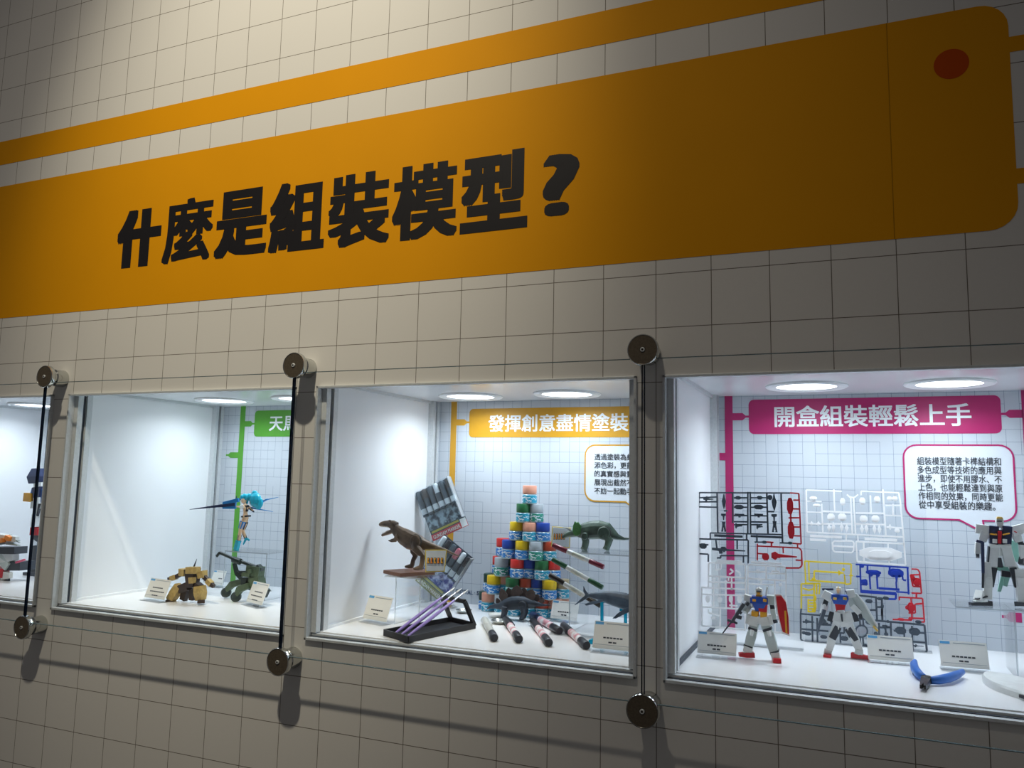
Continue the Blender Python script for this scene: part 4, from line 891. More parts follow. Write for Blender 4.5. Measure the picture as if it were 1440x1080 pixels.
back = {1: [(744, 'd')], 2: [(735, 'b'), (754, 'r')], 3: [(707, 'r'), (727, 'y'), (764, 'g')], 4: [(702, 'r'), (719, 'd'), (754, 'b'), (772, 'r')], 5: [(690, 'd'), (730, 's'), (766, 'g')], 6: [(684, 'd'), (735, 's'), (754, 'w'), (772, 'y'), (792, 's')]}
def jar(px, cap, lab, r, dz, where):
    q = onz(px, 800, PZ + dz); z = Z_(FLOOR_Y) + (6 - r) * JH
    key = (r, cap, where); seen[key] = seen.get(key, 0) + 1
    names = ['left', 'middle', 'right']
    same = [p for p in (rows[r] if where == 'front' else back[r]) if p[1] == cap]
    pos = ''
    if len(same) > 1: pos = ', further left' if px == min(p[0] for p in same) else ', further right'
    lb = f'{CN[cap]} capped paint jar in the {ORD[r]} row of the pyramid{pos}' if where == 'front' else f'{CN[cap]} capped paint jar tucked behind the {ORD[r]} row of the pyramid{pos}'
    t = thing('paint_jar', lb, 'paint jar', (q[0] * .1, (PZ + dz) * .1, z), random.uniform(-.6, .6), group='stacked paint jars')
    for d, nm, m in zip(jdata, ('glass_body', 'paper_label', 'screw_cap'), (M_jar, {'b': L_blue, 't': L_teal, 'g': L_green}[lab], CAPS[cap])):
        o = bpy.data.objects.new(nm, d); COL.objects.link(o); o.parent = t
        o.material_slots[0].link = 'OBJECT'; o.material_slots[0].material = m
for r, row in enumerate(rows):
    for px, cap, lab, dz in row: jar(px, cap, lab, r, dz, 'front')
    for px, cap in back.get(r, []): jar(px, cap, 'b', r, .40, 'back')
# ------------------------------------------------------------------ marker packs
P_smoke = mat('smoked_card', '4f5d66', .4, vary=.25, scale=90); P_cell = clear_mat('clear_blister', (.93, .96, .98), 1.0, .06)
def art_mat(name, a, b_):
    m = mat(name, a, .4); r = [n for n in m.node_tree.nodes if n.type == 'VALTORGB'][0].color_ramp.elements
    r[0].color = (*srgb(a), 1); r[1].color = (*srgb(b_), 1); r[0].position, r[1].position = .42, .58; return m
ART1, ART2 = art_mat('grey_artwork', '3a4650', 'a8c0cc'), art_mat('violet_artwork', '3a3f8c', 'c4cce8')
P_mcap = mat('marker_cap_grey', '49565f', .35); P_mlab = mat('marker_label', 'd4dce0', .4)
def pack(corners, Z, label, capmats, art, band, bandtext, hl):
    TL, TR, BR, BL = [Q(x, y, Z) for x, y in corners]
    cen = (TL + TR + BR + BL) / 4; ex = ((TR - TL) + (BR - BL)) / 2; ez = ((TL - BL) + (TR - BR)) / 2
    w, h = ex.length, ez.length; ang = (math.atan2(ex.z, ex.x) + math.atan2(-ez.x, ez.z)) / 2
    t = thing('marker_pack', label, 'marker pack', cen, rot=(0, -ang, 0), group='marker pen packs')
    bm = BM(); prism(bm, rrect(-w / 2, -h / 2, w / 2, h / 2, .003), 0, .0015); obj('backing_card', bm, P_smoke, t)
    bm = BM(); box(bm, (-w * .48, -.0003, -h * .30), (w * .48, 0, h * .02)); obj('artwork', bm, art, t)
    bm = BM(); box(bm, (-w * .5, -.0004, -h * .5), (w * .5, 0, -h * .38)); bd = obj('brand_band', bm, band, t)
    text_mesh('band_lettering', bandtext, -w * .46, w * .3, -h * .475, -h * .405, -.0007, P_white, bd, bold=(.03, .02))
    bm = BM(); box(bm, (w * .33, -.0006, -h * .49), (w * .49, -.0004, -h * .33)); obj('price_tab', bm, M_jlab, t)
    bm = BM(); box(bm, (-w * .46, -.0004, -h * .36), (w * .3, 0, -h * .32)); obj('yellow_line', bm, mat('yellow_green_ink', 'b8b464', .5), t)
    n = 6; r = w / n * .42
    for i in range(n):
        x = -w / 2 + w * (i + .5) / n; m = Matrix.Translation((x, -r - .0006, 0))
        bm = BM(); lathe(bm, [(0, h * -.02), (r, h * -.02), (r, h * .30), (0, h * .30)], 12, m); b_ = obj('marker_barrel', bm, P_mcap, t, smooth='auto')
        bm = BM(); lathe(bm, [(0, h * .30), (r * .95, h * .30), (r * .9, h * .47), (r * .6, h * .49), (0, h * .49)], 12, m); obj('marker_cap', bm, capmats[i % len(capmats)], t, smooth='auto')
        bm = BM(); lathe(bm, [(r + .0001, h * .02), (r + .0004, h * .02), (r + .0004, h * .13), (r + .0001, h * .13)], 12, m); obj('marker_label', bm, P_mlab, b_, smooth='auto')
    bm = BM(); box(bm, (-w * .5, -.0002 - 2.3 * r, -h * .32), (w * .5, -2.3 * r, h * .5)); obj('blister', bm, P_cell, t)
    bm = BM(); prism(bm, [(w * .5, -h * .32), (w * .5, h * .5), (w * .5 - .003, h * .5), (w * .5 - .003, -h * .32)], -2.35 * r, 0); obj('blister_rim', bm, M_acre, t)
    return t
P_pinkband = mat('red_band', 'c8545c', .4); P_olband = mat('olive_band', '8a8e62', .45)
pack([(585, 692), (632, 672), (661, 738), (609, 761)], 4.45, 'upper marker pen pack leaning behind the tyrannosaur', [P_mcap, mat('marker_cap_brown', '4a4440', .35), P_mcap, P_mlab], ART1, P_pinkband, 'GUNDAM MARKER', 0)
pack([(627, 757), (671, 786), (623, 846), (579, 816)], 4.2, 'lower marker pen pack tilted behind the brushes', [P_mlab, mat('marker_cap_black', '2c2c30', .35), P_mcap, mat('marker_cap_pink', 'b86470', .35)], ART2, P_olband, 'GUNDAM MARKER', 0)
# stands that carry the packs
def easel(X, Z, zt, label):
    t = thing('acrylic_stand', label, 'display stand', (X_(X), Z * .1, Z_(FLOOR_Y)), group='thin clear stands')
    bm = BM(); box(bm, (-.012, 0, 0), (.012, .003, zt - Z_(FLOOR_Y))); obj('back_plate', bm, M_acr, t)
    bm = BM(); box(bm, (-.03, -.012, 0), (.03, .02, .003)); obj('foot', bm, M_acr, t)
q = onz(622, 716, 4.5); easel(q[0], 4.62, Z_(onz(622, 720, 4.6)[1]), 'thin clear stand behind the upper marker pack')
q = onz(625, 800, 4.3); easel(q[0], 4.38, Z_(onz(625, 800, 4.4)[1]), 'thin clear stand behind the lower marker pack')
# ------------------------------------------------------------------ brush rest
FLr = lambda x, y: W(*ony(x, y, FLOOR_Y))
A_, B_, C_, D_ = FLr(540, 894), FLr(574, 904), FLr(668, 884), FLr(540, 894) + FLr(668, 884) - FLr(574, 904)
t = thing('brush_rest', 'black brush rest tray with an upright frame', 'brush rest', A_)
def tr(v, z=0.): return Vector((v.x - A_.x, v.y - A_.y, z))
quad = [tr(v) for v in (A_, B_, C_, D_)]
bm = BM(); lo = [bm.verts.new(v) for v in quad]; hi = [bm.verts.new(v + Vector((0, 0, .003))) for v in quad]
bm.faces.new(lo[::-1]); bm.faces.new(hi)
for i in range(4): bm.faces.new((lo[i], lo[(i + 1) % 4], hi[(i + 1) % 4], hi[i]))
P_blk = mat('matt_black_plastic', '1c1d21', .5)
obj('tray_floor', bm, P_blk, t)
for i in range(4):
    a, b = quad[i], quad[(i + 1) % 4]; bm = BM(); limb(bm, a + Vector((0, 0, .0065)), b + Vector((0, 0, .0065)), .004, .013); obj('tray_wall', bm, P_blk, t)
u_ = (quad[1] - quad[0]); e1 = quad[2] * .97 + quad[3] * .03; e0 = quad[3] * .97 + quad[2] * .03; back_ = (quad[0] - quad[3]).normalized()
H_ = .062; topa, topb = e1 + back_ * .035 + Vector((0, 0, H_)), e0 + back_ * .035 + Vector((0, 0, H_))
for a, b in ((e1, topa), (e0, topb)):
    bm = BM(); limb(bm, a + Vector((0, 0, .006)), b, .008, .007); obj('frame_post', bm, P_blk, t)
bm = BM(); limb(bm, topa, topb, .008, .008); tb = obj('frame_bar', bm, P_blk, t)
M_brush = mat('lilac_lacquer', '9c86c8', .25, vary=.05); M_ferr = mat('silver_ferrule', 'c8c8cc', .25, .9); M_hair = mat('white_bristle', 'e6e2dc', .7)
for i, (lab, f) in enumerate((('lilac paint brush on the left of the brush rest', .78), ('lilac paint brush in the middle of the brush rest', .5), ('lilac paint brush on the right of the brush rest', .22))):
    foot = quad[0] * (f * .9 + .05) + quad[1] * (.95 - f * .9); foot = foot + (quad[3] - quad[0]) * .08 + Vector((0, 0, .007))
    head = topb * f + topa * (1 - f) + Vector((0, 0, .009)); d = (head - foot).normalized(); tip = head + d * .030; Ltot = (tip - foot).length
    b = thing('paint_brush', lab, 'paint brush', A_, group='lilac paint brushes')
    P_ = lambda k: foot + d * (Ltot * k)
    bm = BM(); loft(bm, [P_(0), P_(.1), P_(.45), P_(.68), P_(.76)], [.0024, .0034, .0038, .0030, .0022], 10); obj('handle', bm, M_brush, b, smooth='auto')
    bm = BM(); loft(bm, [P_(.75), P_(.80), P_(.90)], [.0024, .0026, .0022], 10); obj('ferrule', bm, M_ferr, b, smooth='auto')
    bm = BM(); loft(bm, [P_(.90), P_(.93), P_(1.0)], [.0021, .0020, .0004], 8); obj('bristles', bm, M_hair, b, smooth=True)
# ------------------------------------------------------------------ markers
def pen(a, b, label, r, secs, group, names=('cap', 'barrel', 'end_plug')):
    """secs: (t0, t1, radius factor, material, name)"""
    t = thing('marker_pen', label, 'marker pen', a, group=group); L_ = (b - a); 
    for t0, t1, k, m, nm in secs:
        bm = BM(); p, q = L_ * t0, L_ * t1; e = (q - p) * .04
        loft(bm, [p, p + e, q - e, q], [r * k * .86, r * k, r * k, r * k * .86], 14); obj(nm, bm, m, t, smooth='auto')
    return t
M_pw = mat('marker_white', 'e4e6e2', .35); 
for (a, b, col, lab) in (((777.5, 766.5), (849, 797.5), '7c2138', 'dark red double ended marker slanting below the triceratops'), ((777, 786.5), (847.5, 826.5), '1f5a36', 'green double ended marker slanting in the middle of three'), ((773, 808.5), (845, 852), '26221f', 'black double ended marker slanting behind the shark')):
    A2, B2 = Q(*a, 2.52), Q(*b, 2.42); m = mat('pen_' + col, col, .3, vary=.04)
    p = pen(A2, B2, lab, .0056, [(0, .29, 1, m, 'cap'), (.285, .73, .94, M_pw, 'barrel'), (.725, 1, 1, m, 'cap')], 'double ended markers')
    bm = BM(); d = (B2 - A2); loft(bm, [d * .40, d * .64], [.0054, .0054], 14); obj('print_label', bm, art_mat('pen_print', 'c9cbb8', 'e8e8e2'), p, smooth='auto')
t = thing('acrylic_stand', 'clear upright plate that carries the three slanting markers', 'display stand', Q(812, 860, 2.6) * 1, group='thin clear stands'); t.location.z = Z_(FLOOR_Y)
bm = BM(); zz_ = Q(812, 770, 2.6).z - Z_(FLOOR_Y); box(bm, (-.055, 0, 0), (.06, .003, zz_)); obj('back_plate', bm, M_acr, t)
bm = BM(); box(bm, (-.055, -.03, 0), (.06, .004, .003)); obj('foot', bm, M_acr, t)
M_pk = art_mat('pink_white_print', 'd8949c', 'eceaea'); M_clearb = mat('marker_pale_body', 'c6c8c2', .3)
for (a, b, lab, kind) in (((681, 877), (695, 903), 'pale grey marker lying leftmost of the floor markers', 'g'), ((711, 876), (730, 905), 'black capped pink label marker, second from the left on the floor', 'p'), ((749, 879), (772, 910), 'black capped pink label marker, third from the left on the floor', 'p'),
                          ((792, 885), (825, 914), 'black and green capped marker lying rightmost on the floor', 'n'), ((746, 868), (787, 893), 'navy capped marker lying behind the other floor markers', 'v')):
    r = .0084; A2, B2 = FL(*a), FL(*b); A2.z += r; B2.z += r
    capm = {'g': M_clearb, 'p': P_ink, 'n': P_ink, 'v': P_navy}[kind]
    p = pen(A2, B2, lab, r, [(0, .36, 1, capm, 'cap'), (.35, .78, .93, M_clearb if kind == 'g' else M_pk, 'barrel'), (.77, 1, 1, P_ink, 'end_plug')], 'markers lying on the case floor')
    d = (B2 - A2); n = d.normalized(); s_ = Vector((-n.y, n.x, 0))
    bm = BM(); limb(bm, d * .02 + s_ * (r + .001), d * .33 + s_ * (r + .001), .004, .003); obj('pocket_clip', bm, mat('clip_green', '1f6a50', .4) if kind == 'n' else capm, p)
# mixing dishes
def dish(px, py, r, label, m):
    bm = BM(); lathe(bm, [(0, .0008), (r * .7, .0008), (r * .95, .006), (r, .008), (r * .98, .0084), (r * .68, .0018), (0, .0016)], 28); o = obj('paint_dish', bm, m, smooth='auto', loc=FL(px, py)); tag(o, label, 'dish', 'small mixing dishes')
dish(703, 877, .021, 'small metal mixing dish in front of the stegosaur', mat('dish_metal', 'b4b8b4', .25, .8)); dish(652, 862, .02, 'small metal mixing dish to the right of the brush rest', mat('dish_metal', 'b4b8b4', .25, .8)); dish(698, 868, .02, 'small white mixing dish below the stegosaur head', M_card)
# ------------------------------------------------------------------ nippers and white tool
t = thing('nippers', 'nippers with blue curved handles lying open on the case floor', 'nippers', FL(1302, 962), group=None); o_ = FL(1302, 962)
G_ = lambda x, y, z: FL(x, y) + Vector((0, 0, z)) - o_
M_grip = mat('blue_grip', '2468c0', .4); M_jaw = mat('black_steel', '2c2e30', .35, .6)
bm = BM(); loft(bm, [G_(1300, 960, .008), G_(1293, 956, .009), G_(1287, 949, .010), G_(1285.5, 942, .010), G_(1287, 938, .010)], [(.0052, .006), (.0068, .0075), (.0072, .0078), (.0066, .007), (.004, .0045)], 12); obj('handle', bm, M_grip, t, smooth=True)
bm = BM(); loft(bm, [G_(1309, 964, .008), G_(1320, 964, .009), (G_(1334, 962, .010)), G_(1346, 957.5, .010), G_(1354, 953, .010)], [(.0052, .006), (.007, .0075), (.0074, .0078), (.0068, .007), (.0045, .005)], 12); obj('handle', bm, M_grip, t, smooth=True)
bm = BM(); lathe(bm, [(0, .003), (.008, .003), (.008, .013), (.006, .0145), (0, .0145)], 16, Matrix.Translation(G_(1303, 963, 0))); obj('pivot', bm, M_jaw, t, smooth='auto')
bm = BM(); limb(bm, G_(1300, 964, .008), G_(1295, 973, .008), .010, .010, .003, .006); obj('jaw', bm, M_jaw, t)
bm = BM(); limb(bm, G_(1304, 965, .008), G_(1301, 974, .008), .010, .010, .003, .006); obj('jaw', bm, M_jaw, t)
bm = BM(); limb(bm, G_(1300, 960, .009), G_(1309, 960, .009), .004, .004); obj('spring', bm, M_alu, t)
fp = [FL(1380, 956), FL(1384, 963), FL(1396, 970), FL(1420, 979), FL(1462, 992), FL(1475, 975), FL(1440, 962), FL(1400, 955), FL(1388, 952.5)]
t = thing('white_tool_case', 'white flat rounded plastic case lying by the right edge', 'tool case', fp[0])
fl_ = [(v.x - fp[0].x, v.y - fp[0].y) for v in fp]; fl_ = chaikin(fl_, 2)
bm = BM(); lo = [bm.verts.new((x, y, 0)) for x, y in fl_]; cx_ = sum(p[0] for p in fl_) / len(fl_); cy_ = sum(p[1] for p in fl_) / len(fl_)
md = [bm.verts.new((x, y, .009)) for x, y in fl_]; hi = [bm.verts.new((cx_ + (x - cx_) * .93, cy_ + (y - cy_) * .93, .0125)) for x, y in fl_]
n = len(fl_); bm.faces.new(lo[::-1]); bm.faces.new(hi)
for i in range(n):
    bm.faces.new((lo[i], lo[(i + 1) % n], md[(i + 1) % n], md[i])); bm.faces.new((md[i], md[(i + 1) % n], hi[(i + 1) % n], hi[i]))
obj('shell', bm, P_white, t, smooth='auto')
s0, s1 = FL(1434, 984) - fp[0], FL(1452, 989.5) - fp[0]
bm = BM(); limb(bm, s0 + Vector((0, -.0005, .006)), s1 + Vector((0, -.0005, .006)), .003, .005); obj('dark_slot', bm, P_ink, t)
# ------------------------------------------------------------------ plastic part runners
RZ = 4.35
def runner(label, m, ox, oy, sc, lines, slabs=(), pieces=(), thick=2.0, Z=RZ, circles=(), name='part_runner'):
    """flat moulded frame: lines are bars, slabs are number tabs, pieces are the kit parts still attached"""
    f = lambda x, y: (ox + x / sc, oy + y / sc)
    allp = [f(*p) for l in lines for p in l]; bx_ = sum(p[0] for p in allp) / len(allp); by_ = max(p[1] for p in allp)
    c = Ctx(Z, (bx_, by_), False); c.dy = 0; k = c.s
    t = thing(name, label, 'part runner', c.loc, group='model kit part runners')
    bm = BM()
    nb = 0
    for l in lines:
        for a, b in zip(l, l[1:]): nb += 1; v = thick * k * (1 + .022 * (nb % 9)); limb(bm, c.p(*f(*a)), c.p(*f(*b)), v, v)
    for x, y, r in circles:
        pts = [c.p(*f(x + r * math.cos(a * math.pi / 10), y + r * math.sin(a * math.pi / 10))) for a in range(21)]
        for i, (a, b) in enumerate(zip(pts, pts[1:])): limb(bm, a, b, thick * k * (1 + .02 * (i % 2)), thick * k * (1 + .02 * (i % 2)))
    obj('frame', bm, m, t)
    for x0, y0, x1, y1 in slabs:
        a, b = c.p(*f(x0, y0)), c.p(*f(x1, y1)); bm = BM(); box(bm, (a.x, -.0012, b.z), (b.x, .0012, a.z)); obj('number_tab', bm, m, t)
    for q in pieces:
        x, y, w, h = q[:4]; shape = q[4] if len(q) > 4 else 'o'; ce = c.p(*f(x, y)); w, h = w / sc * k / 2, h / sc * c.sv / 2; th = .0022
        poly = {'o': [(-1, -.4), (-.5, -1), (.5, -1), (1, -.4), (1, .4), (.5, 1), (-.5, 1), (-1, .4)], 'd': [(0, -1), (.6, -.5), (1, .1), (.45, .55), (.2, 1), (-.2, 1), (-.45, .55), (-1, .1), (-.6, -.5)],
                'l': [(-1, -1), (-.2, -1), (-.35, -.2), (.35, -.2), (.2, -1), (1, -1), (.55, .3), (.7, 1), (-.7, 1), (-.55, .3)], 'b': [(-1, -.5), (-.7, -1), (-.45, -.35), (1, -.12), (1, .12), (-.45, .5), (-.7, 1), (-1, .6)],
                'g': [(-1, -.2), (-.6, -.35), (-.55, -1), (-.35, -.9), (-.35, -.3), (1, -.15), (1, .1), (-.1, .2), (-.2, .7), (-.4, .7), (-.5, .3), (-1, .35)],
                't': [(-1, .95), (-1, .3), (-.35, .2), (-.2, -1), (.2, -1), (.35, .2), (1, .3), (1, .95)]}[shape]
        if q[4:5] == ('d',) or shape == 'l': poly = poly
        P_ = [(u * w, v * h) for u, v in poly]
        bm = BM(); prism(bm, P_, -th, th * .6, M=Matrix.Translation(ce)); prism(bm, [(u * .55, v * .55) for u, v in P_], -th * 1.9, -th * .9, M=Matrix.Translation(ce))
        obj('kit_part', bm, m, t)
    return t
R_grey = mat('grey_runner', '414d5a', .4); R_red = mat('red_runner', 'd02434', .35); R_white = mat('white_runner', 'fbfcfd', .3, spec=.6); R_yel = mat('yellow_runner', 'ecd024', .35); R_blue = mat('blue_runner', '1c3fae', .35)
runner('dark grey part runner beside the upper pink stem', R_grey, 970, 680, 9, [
    [(120, 115), (1270, 120)], [(120, 115), (110, 295), (345, 300)], [(345, 120), (355, 630)], [(735, 105), (735, 630)], [(765, 105), (770, 630)], [(975, 125), (990, 630)], [(1155, 130), (1175, 760)],
    [(260, 700), (260, 625), (1170, 645)], [(235, 990), (235, 895), (105, 885), (110, 700), (740, 715), (740, 1010)], [(720, 640), (720, 715)], [(345, 940), (395, 940), (390, 910), (740, 915)], [(680, 915), (680, 1000)],
    [(560, 250), (735, 250)], [(560, 483), (735, 483)], [(770, 250), (975, 250)], [(770, 485), (985, 488)], [(560, 180), (735, 180)], [(560, 405), (735, 405)], [(770, 180), (975, 180)], [(770, 405), (975, 410)], [(560, 300), (735, 300)], [(770, 300), (975, 300)],
    [(560, 520), (735, 520)], [(770, 520), (920, 520)], [(120, 180), (345, 170)], [(120, 232), (345, 230)], [(850, 650), (850, 740)], [(820, 740), (960, 742)], [(1140, 750), (1290, 755)], [(600, 715), (600, 830)], [(330, 715), (345, 830)], [(545, 120), (545, 500)], [(990, 355), (1070, 355)], [(432, 345), (480, 345)], [(110, 770), (235, 775)]],
    [(310, 640, 670, 688), (770, 650, 1165, 696)],
    [(432, 230, 55, 200, 'd'), (1068, 240, 62, 220, 'd'), (428, 420, 60, 85, 't'), (1068, 430, 66, 90, 't'), (430, 545, 64, 130, 'l'), (1075, 545, 70, 140, 'l'), (625, 297, 115, 60), (872, 297, 120, 60), (630, 405, 120, 50, 't'), (872, 405, 110, 50, 't'), (620, 535, 90, 80, 'b'), (885, 545, 80, 80, 'b'), (612, 180, 70, 46), (885, 178, 70, 46), (235, 195, 130, 100, 'g'), (490, 840, 420, 110, 'g'), (170, 790, 90, 70), (945, 742, 60, 36), (1270, 752, 50, 36), (1015, 175, 60, 60)], Z=3.3)
runner('red part runner with two long shells beside the dark grey runner', R_red, 970, 680, 9, [
    [(1270, 118), (1380, 125), (1395, 430), (1410, 765), (1300, 756)], [(1310, 210), (1385, 210)], [(1310, 320), (1388, 322)], [(1250, 435), (1395, 432)], [(1320, 550), (1400, 550)], [(1320, 662), (1405, 662)],
    [(855, 970), (855, 760)], [(855, 790), (1385, 815), (1415, 850), (1420, 1035), (1390, 1068), (1215, 1068)], [(970, 740), (1060, 745)], [(1035, 745), (1035, 800)], [(1180, 800), (1185, 880)], [(1365, 765), (1365, 812)], [(860, 885), (930, 890)], [(1340, 968), (1415, 972)], [(1275, 380), (1280, 500)]],
    [], [(1270, 285, 80, 205), (1283, 590, 84, 215), (960, 925, 90, 90), (1195, 920, 320, 110, 'b'), (1270, 195, 36, 30)], Z=3.3)
runner('white part runner hanging high beside the speech bubble', R_white, 1120, 680, 8.47, [
    [(540, 92), (115, 75), (128, 578)], [(300, 240), (315, 590)], [(445, 70), (455, 330)], [(315, 330), (650, 345)], [(645, 150), (665, 600)], [(680, 160), (705, 605)], [(600, 130), (640, 165), (690, 165), (735, 130)], [(770, 90), (1220, 110), (1240, 240), (1275, 640), (1300, 975)],
    [(880, 140), (890, 350)], [(705, 350), (1045, 355)], [(1030, 70), (1065, 620)], [(1050, 378), (1250, 385)], [(128, 578), (730, 610), (1275, 638)], [(595, 610), (590, 690)], [(430, 745), (680, 755)], [(710, 692), (1280, 718)], [(710, 692), (725, 930), (1300, 975)], [(800, 700), (805, 940)], [(1090, 720), (1105, 960)],
    [(450, 685), (665, 685), (685, 705), (680, 800), (660, 822), (460, 815), (435, 795), (430, 705), (450, 685)], [(730, 610), (735, 692)], [(770, 90), (770, 140)], [(130, 340), (300, 345)], [(135, 480), (310, 485)], [(320, 480), (660, 480)], [(705, 480), (1055, 490)], [(1060, 260), (1235, 260)], [(1150, 240), (1150, 380)], [(1075, 520), (1255, 530)], [(130, 210), (300, 215)]],
    [(160, 610, 540, 655), (160, 655, 355, 690), (810, 642, 1200, 692)],
    [(412, 400, 90, 90), (545, 400, 100, 90), (388, 525, 46, 110, 'd'), (440, 520, 46, 120, 'd'), (538, 520, 46, 120, 'd'), (598, 530, 46, 110, 'd'), (800, 420, 90, 85), (942, 420, 90, 85), (780, 540, 46, 110, 'd'), (833, 535, 46, 120, 'd'), (930, 540, 46, 120, 'd'), (988, 545, 46, 110, 'd'), (550, 215, 60, 90), (785, 210, 70, 90), (960, 190, 70, 80), (1110, 180, 60, 56), (1172, 180, 60, 56), (1000, 838, 480, 150), (200, 175, 90, 50), (240, 260, 90, 40), (180, 480, 50, 60, 'd'), (260, 480, 50, 60, 'd'), (1115, 520, 40, 70, 'd'), (1200, 560, 60, 50)])
runner('white part runner standing behind the robot with the red shield', R_white, 970, 780, 9, [
    [(235, 415), (240, 115), (260, 100), (690, 122), (705, 140), (700, 955)], [(740, 960), (735, 140), (750, 125), (1200, 155), (1215, 175), (1220, 985)], [(700, 440), (150, 415), (155, 900), (700, 952)], [(740, 955), (1220, 990)], [(235, 270), (705, 295)], [(740, 300), (1215, 330)], [(240, 345), (700, 358)], [(300, 380), (305, 660)], [(455, 360), (460, 670)],
    [(160, 500), (700, 518)], [(160, 660), (700, 692)], [(385, 670), (385, 915)], [(232, 690), (235, 735), (375, 770)], [(965, 150), (970, 310)], [(905, 310), (905, 385)], [(1075, 330), (1080, 975)], [(740, 370), (1075, 382)], [(1090, 160), (1090, 212)], [(1035, 250), (1040, 210), (1130, 212), (1135, 250)], [(370, 280), (370, 420)],
    [(500, 250), (550, 215), (510, 180)], [(580, 195), (625, 225), (640, 270)], [(530, 290), (530, 450)], [(490, 290), (490, 330)], [(330, 110), (330, 200), (390, 180), (400, 110)], [(530, 520), (530, 690)], [(740, 215), (960, 218)], [(745, 560), (1075, 570)], [(745, 740), (1215, 770)], [(990, 240), (1210, 240)], [(500, 640), (600, 650)]],
    [(340, 62, 660, 112), (775, 82, 1165, 132)],
    [(230, 560, 56, 90), (380, 570, 56, 70), (630, 560, 60, 100), (520, 560, 50, 90), (862, 212, 56, 46), (1145, 380, 44, 44), (305, 312, 50, 40), (455, 345, 40, 40), (300, 800, 60, 40), (800, 640, 70, 80), (1150, 850, 60, 60), (880, 310, 40, 40)], Z=3.3)
runner('yellow part runner above the slim white robot', R_yel, 1115, 780, 7.2, [
    [(130, 290), (120, 65), (590, 95), (585, 295), (530, 300)], [(160, 70), (165, 260), (530, 288)], [(215, 265), (215, 165), (460, 182)], [(520, 200), (532, 295)], [(570, 210), (608, 212)], [(265, 400), (275, 292), (85, 295), (85, 545)], [(215, 300), (215, 580)], [(100, 340), (160, 360), (210, 345)], [(90, 410), (215, 410)],
    [(155, 460), (215, 460)], [(155, 490), (215, 490)], [(155, 520), (215, 520)], [(155, 548), (215, 548)], [(155, 575), (215, 578)], [(155, 450), (155, 580)], [(130, 290), (275, 292)], [(240, 300), (240, 400)]], [],
    [(490, 185, 60, 60, 'b'), (512, 150, 30, 30), (210, 250, 40, 36), (213, 565, 40, 36), (225, 520, 26, 90), (225, 440, 26, 60)], thick=1.9)
runner('blue part runner between the yellow and the small red runner', R_blue, 1115, 780, 7.2, [
    [(635, 98), (1172, 132)], [(680, 100), (690, 385)], [(1160, 132), (1172, 402)], [(740, 180), (880, 200)], [(775, 200), (785, 350)], [(850, 205), (858, 345)], [(755, 110), (755, 190)], [(980, 125), (980, 180)], [(1045, 270), (1050, 345)], [(1105, 200), (1115, 255), (1145, 262)], [(640, 220), (690, 222)], [(690, 300), (750, 305), (745, 255), (690, 262)], [(1045, 390), (1042, 450), (955, 448)], [(1045, 375), (1172, 385)]],
    [(690, 355, 1045, 412), (868, 328, 1080, 366)],
    [(1042, 185, 150, 90), (1048, 235, 70, 90, 't'), (815, 180, 150, 50), (790, 200, 40, 40), (860, 205, 40, 40), (725, 278, 60, 50), (700, 115, 40, 36)], thick=2.3)
runner('small red part runner at the right end of the runners', R_red, 1115, 780, 7.2, [
    [(1200, 145), (1262, 148), (1282, 175), (1302, 392), (1200, 388)], [(1190, 205), (1290, 202)], [(1190, 205), (1215, 320), (1295, 325)], [(1250, 392), (1250, 432)], [(1078, 462), (1075, 430), (1312, 442), (1332, 682), (1250, 678)], [(1195, 440), (1200, 500)], [(1205, 590), (1205, 655)], [(1010, 655), (1200, 662)], [(1200, 642), (1330, 646)], [(1240, 500), (1312, 495)], [(1150, 540), (1190, 540)], [(1235, 500), (1240, 590), (1170, 590)]], [],
    [(1195, 535, 70, 100), (1160, 535, 44, 40), (1255, 275, 80, 80), (1215, 235, 40, 50), (1190, 650, 40, 36), (1095, 655, 70, 26)])
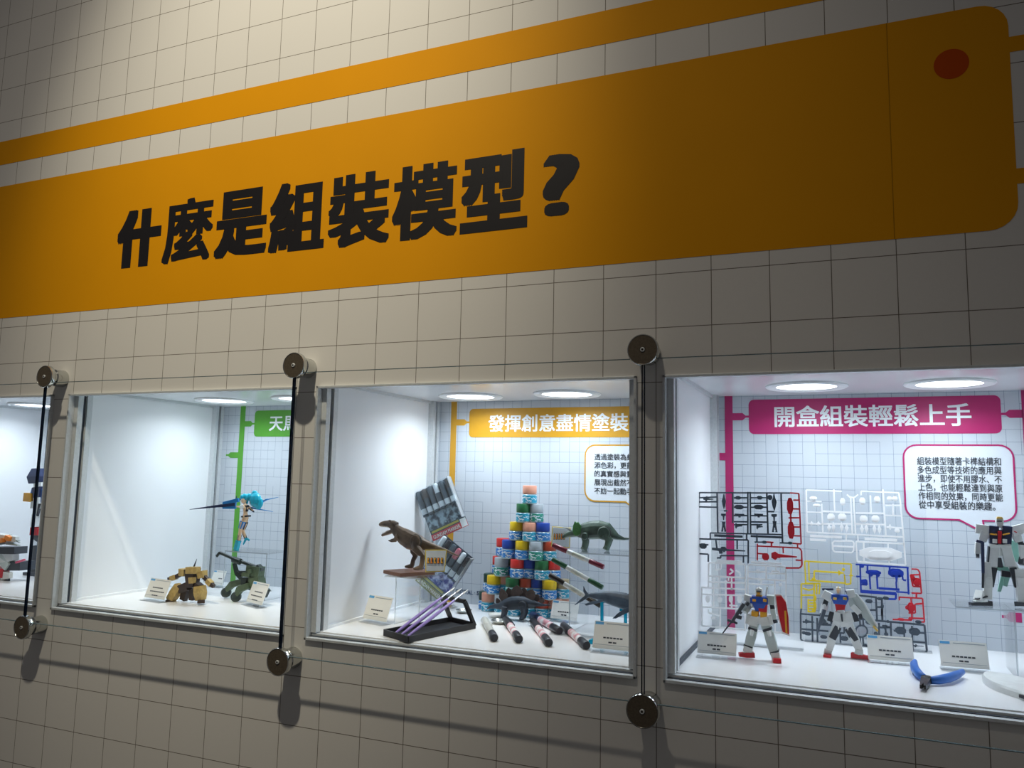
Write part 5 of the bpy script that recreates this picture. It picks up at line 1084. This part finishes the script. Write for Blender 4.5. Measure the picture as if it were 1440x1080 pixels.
runner('dark grey part runner standing behind the slim white robot', R_grey, 1115, 780, 7.2, [
    [(85, 545), (78, 600)], [(400, 625), (78, 598), (80, 855), (105, 878), (800, 942)], [(640, 410), (850, 432)], [(800, 662), (1332, 712), (1356, 970), (1340, 992), (1200, 985)], [(1205, 720), (1215, 985)], [(85, 752), (360, 775)], [(195, 620), (200, 885)], [(245, 640), (250, 890)], [(380, 625), (390, 700)],
    [(840, 432), (852, 660)], [(900, 440), (906, 662)], [(675, 640), (682, 718)], [(708, 640), (716, 718)], [(680, 835), (686, 930)], [(708, 835), (716, 932)], [(600, 645), (840, 665)], [(745, 690), (840, 722)], [(760, 815), (1212, 852)], [(990, 682), (996, 852)], [(872, 690), (872, 825)], [(935, 720), (942, 800)], [(1120, 700), (1130, 850)], [(455, 700), (460, 790), (520, 795), (520, 710)], [(480, 800), (482, 890)], [(960, 662), (962, 690)], [(250, 705), (390, 712)], [(100, 680), (195, 680)], [(1020, 770), (1060, 770)], [(1260, 790), (1335, 795)], [(720, 925), (800, 940)], [(850, 560), (780, 560)], [(850, 530), (905, 530)], [(1220, 880), (1345, 890)], [(870, 735), (990, 735)], [(745, 650), (745, 690)], [(900, 545), (900, 620)]],
    [], [(170, 678, 95, 56, 'b'), (312, 690, 90, 56, 'b'), (1090, 768, 105, 74), (1232, 778, 105, 74), (150, 800, 70, 34), (312, 832, 70, 34), (520, 848, 80, 44), (1265, 922, 110, 34, 'g'), (770, 470, 70, 40), (940, 440, 60, 34), (880, 445, 60, 30), (930, 735, 50, 46, 't'), (840, 800, 40, 36), (945, 805, 40, 36), (730, 920, 44, 36), (905, 520, 30, 44), (110, 790, 40, 30), (1270, 680, 60, 30)], thick=2.3, circles=[(695, 775, 60)])
for (a, b, top, lab, rz_) in ((985, 1128, 692, 'clear acrylic sheet behind the dark grey and white runners', 3.3), (1130, 1305, 688, 'clear acrylic sheet behind the yellow and blue runners', RZ)):
    X0, X1 = onz(a, 800, rz_ + .1)[0], onz(b, 800, rz_ + .1)[0]; zt_ = Z_(onz((a + b) / 2, top, rz_ + .1)[1]) - Z_(FLOOR_Y)
    t = thing('acrylic_sheet', lab, 'display stand', ((X0 + X1) * .05, rz_ * .1 + .0065, Z_(FLOOR_Y)), group='thin clear stands')
    w = X_(X1 - X0) / 2
    bm = BM(); box(bm, (-w, 0, 0), (w, .003, zt_)); obj('sheet', bm, M_acr, t)
    bm = BM(); box(bm, (-w, -.02, 0), (w, 0, .003)); obj('foot', bm, M_acr, t)
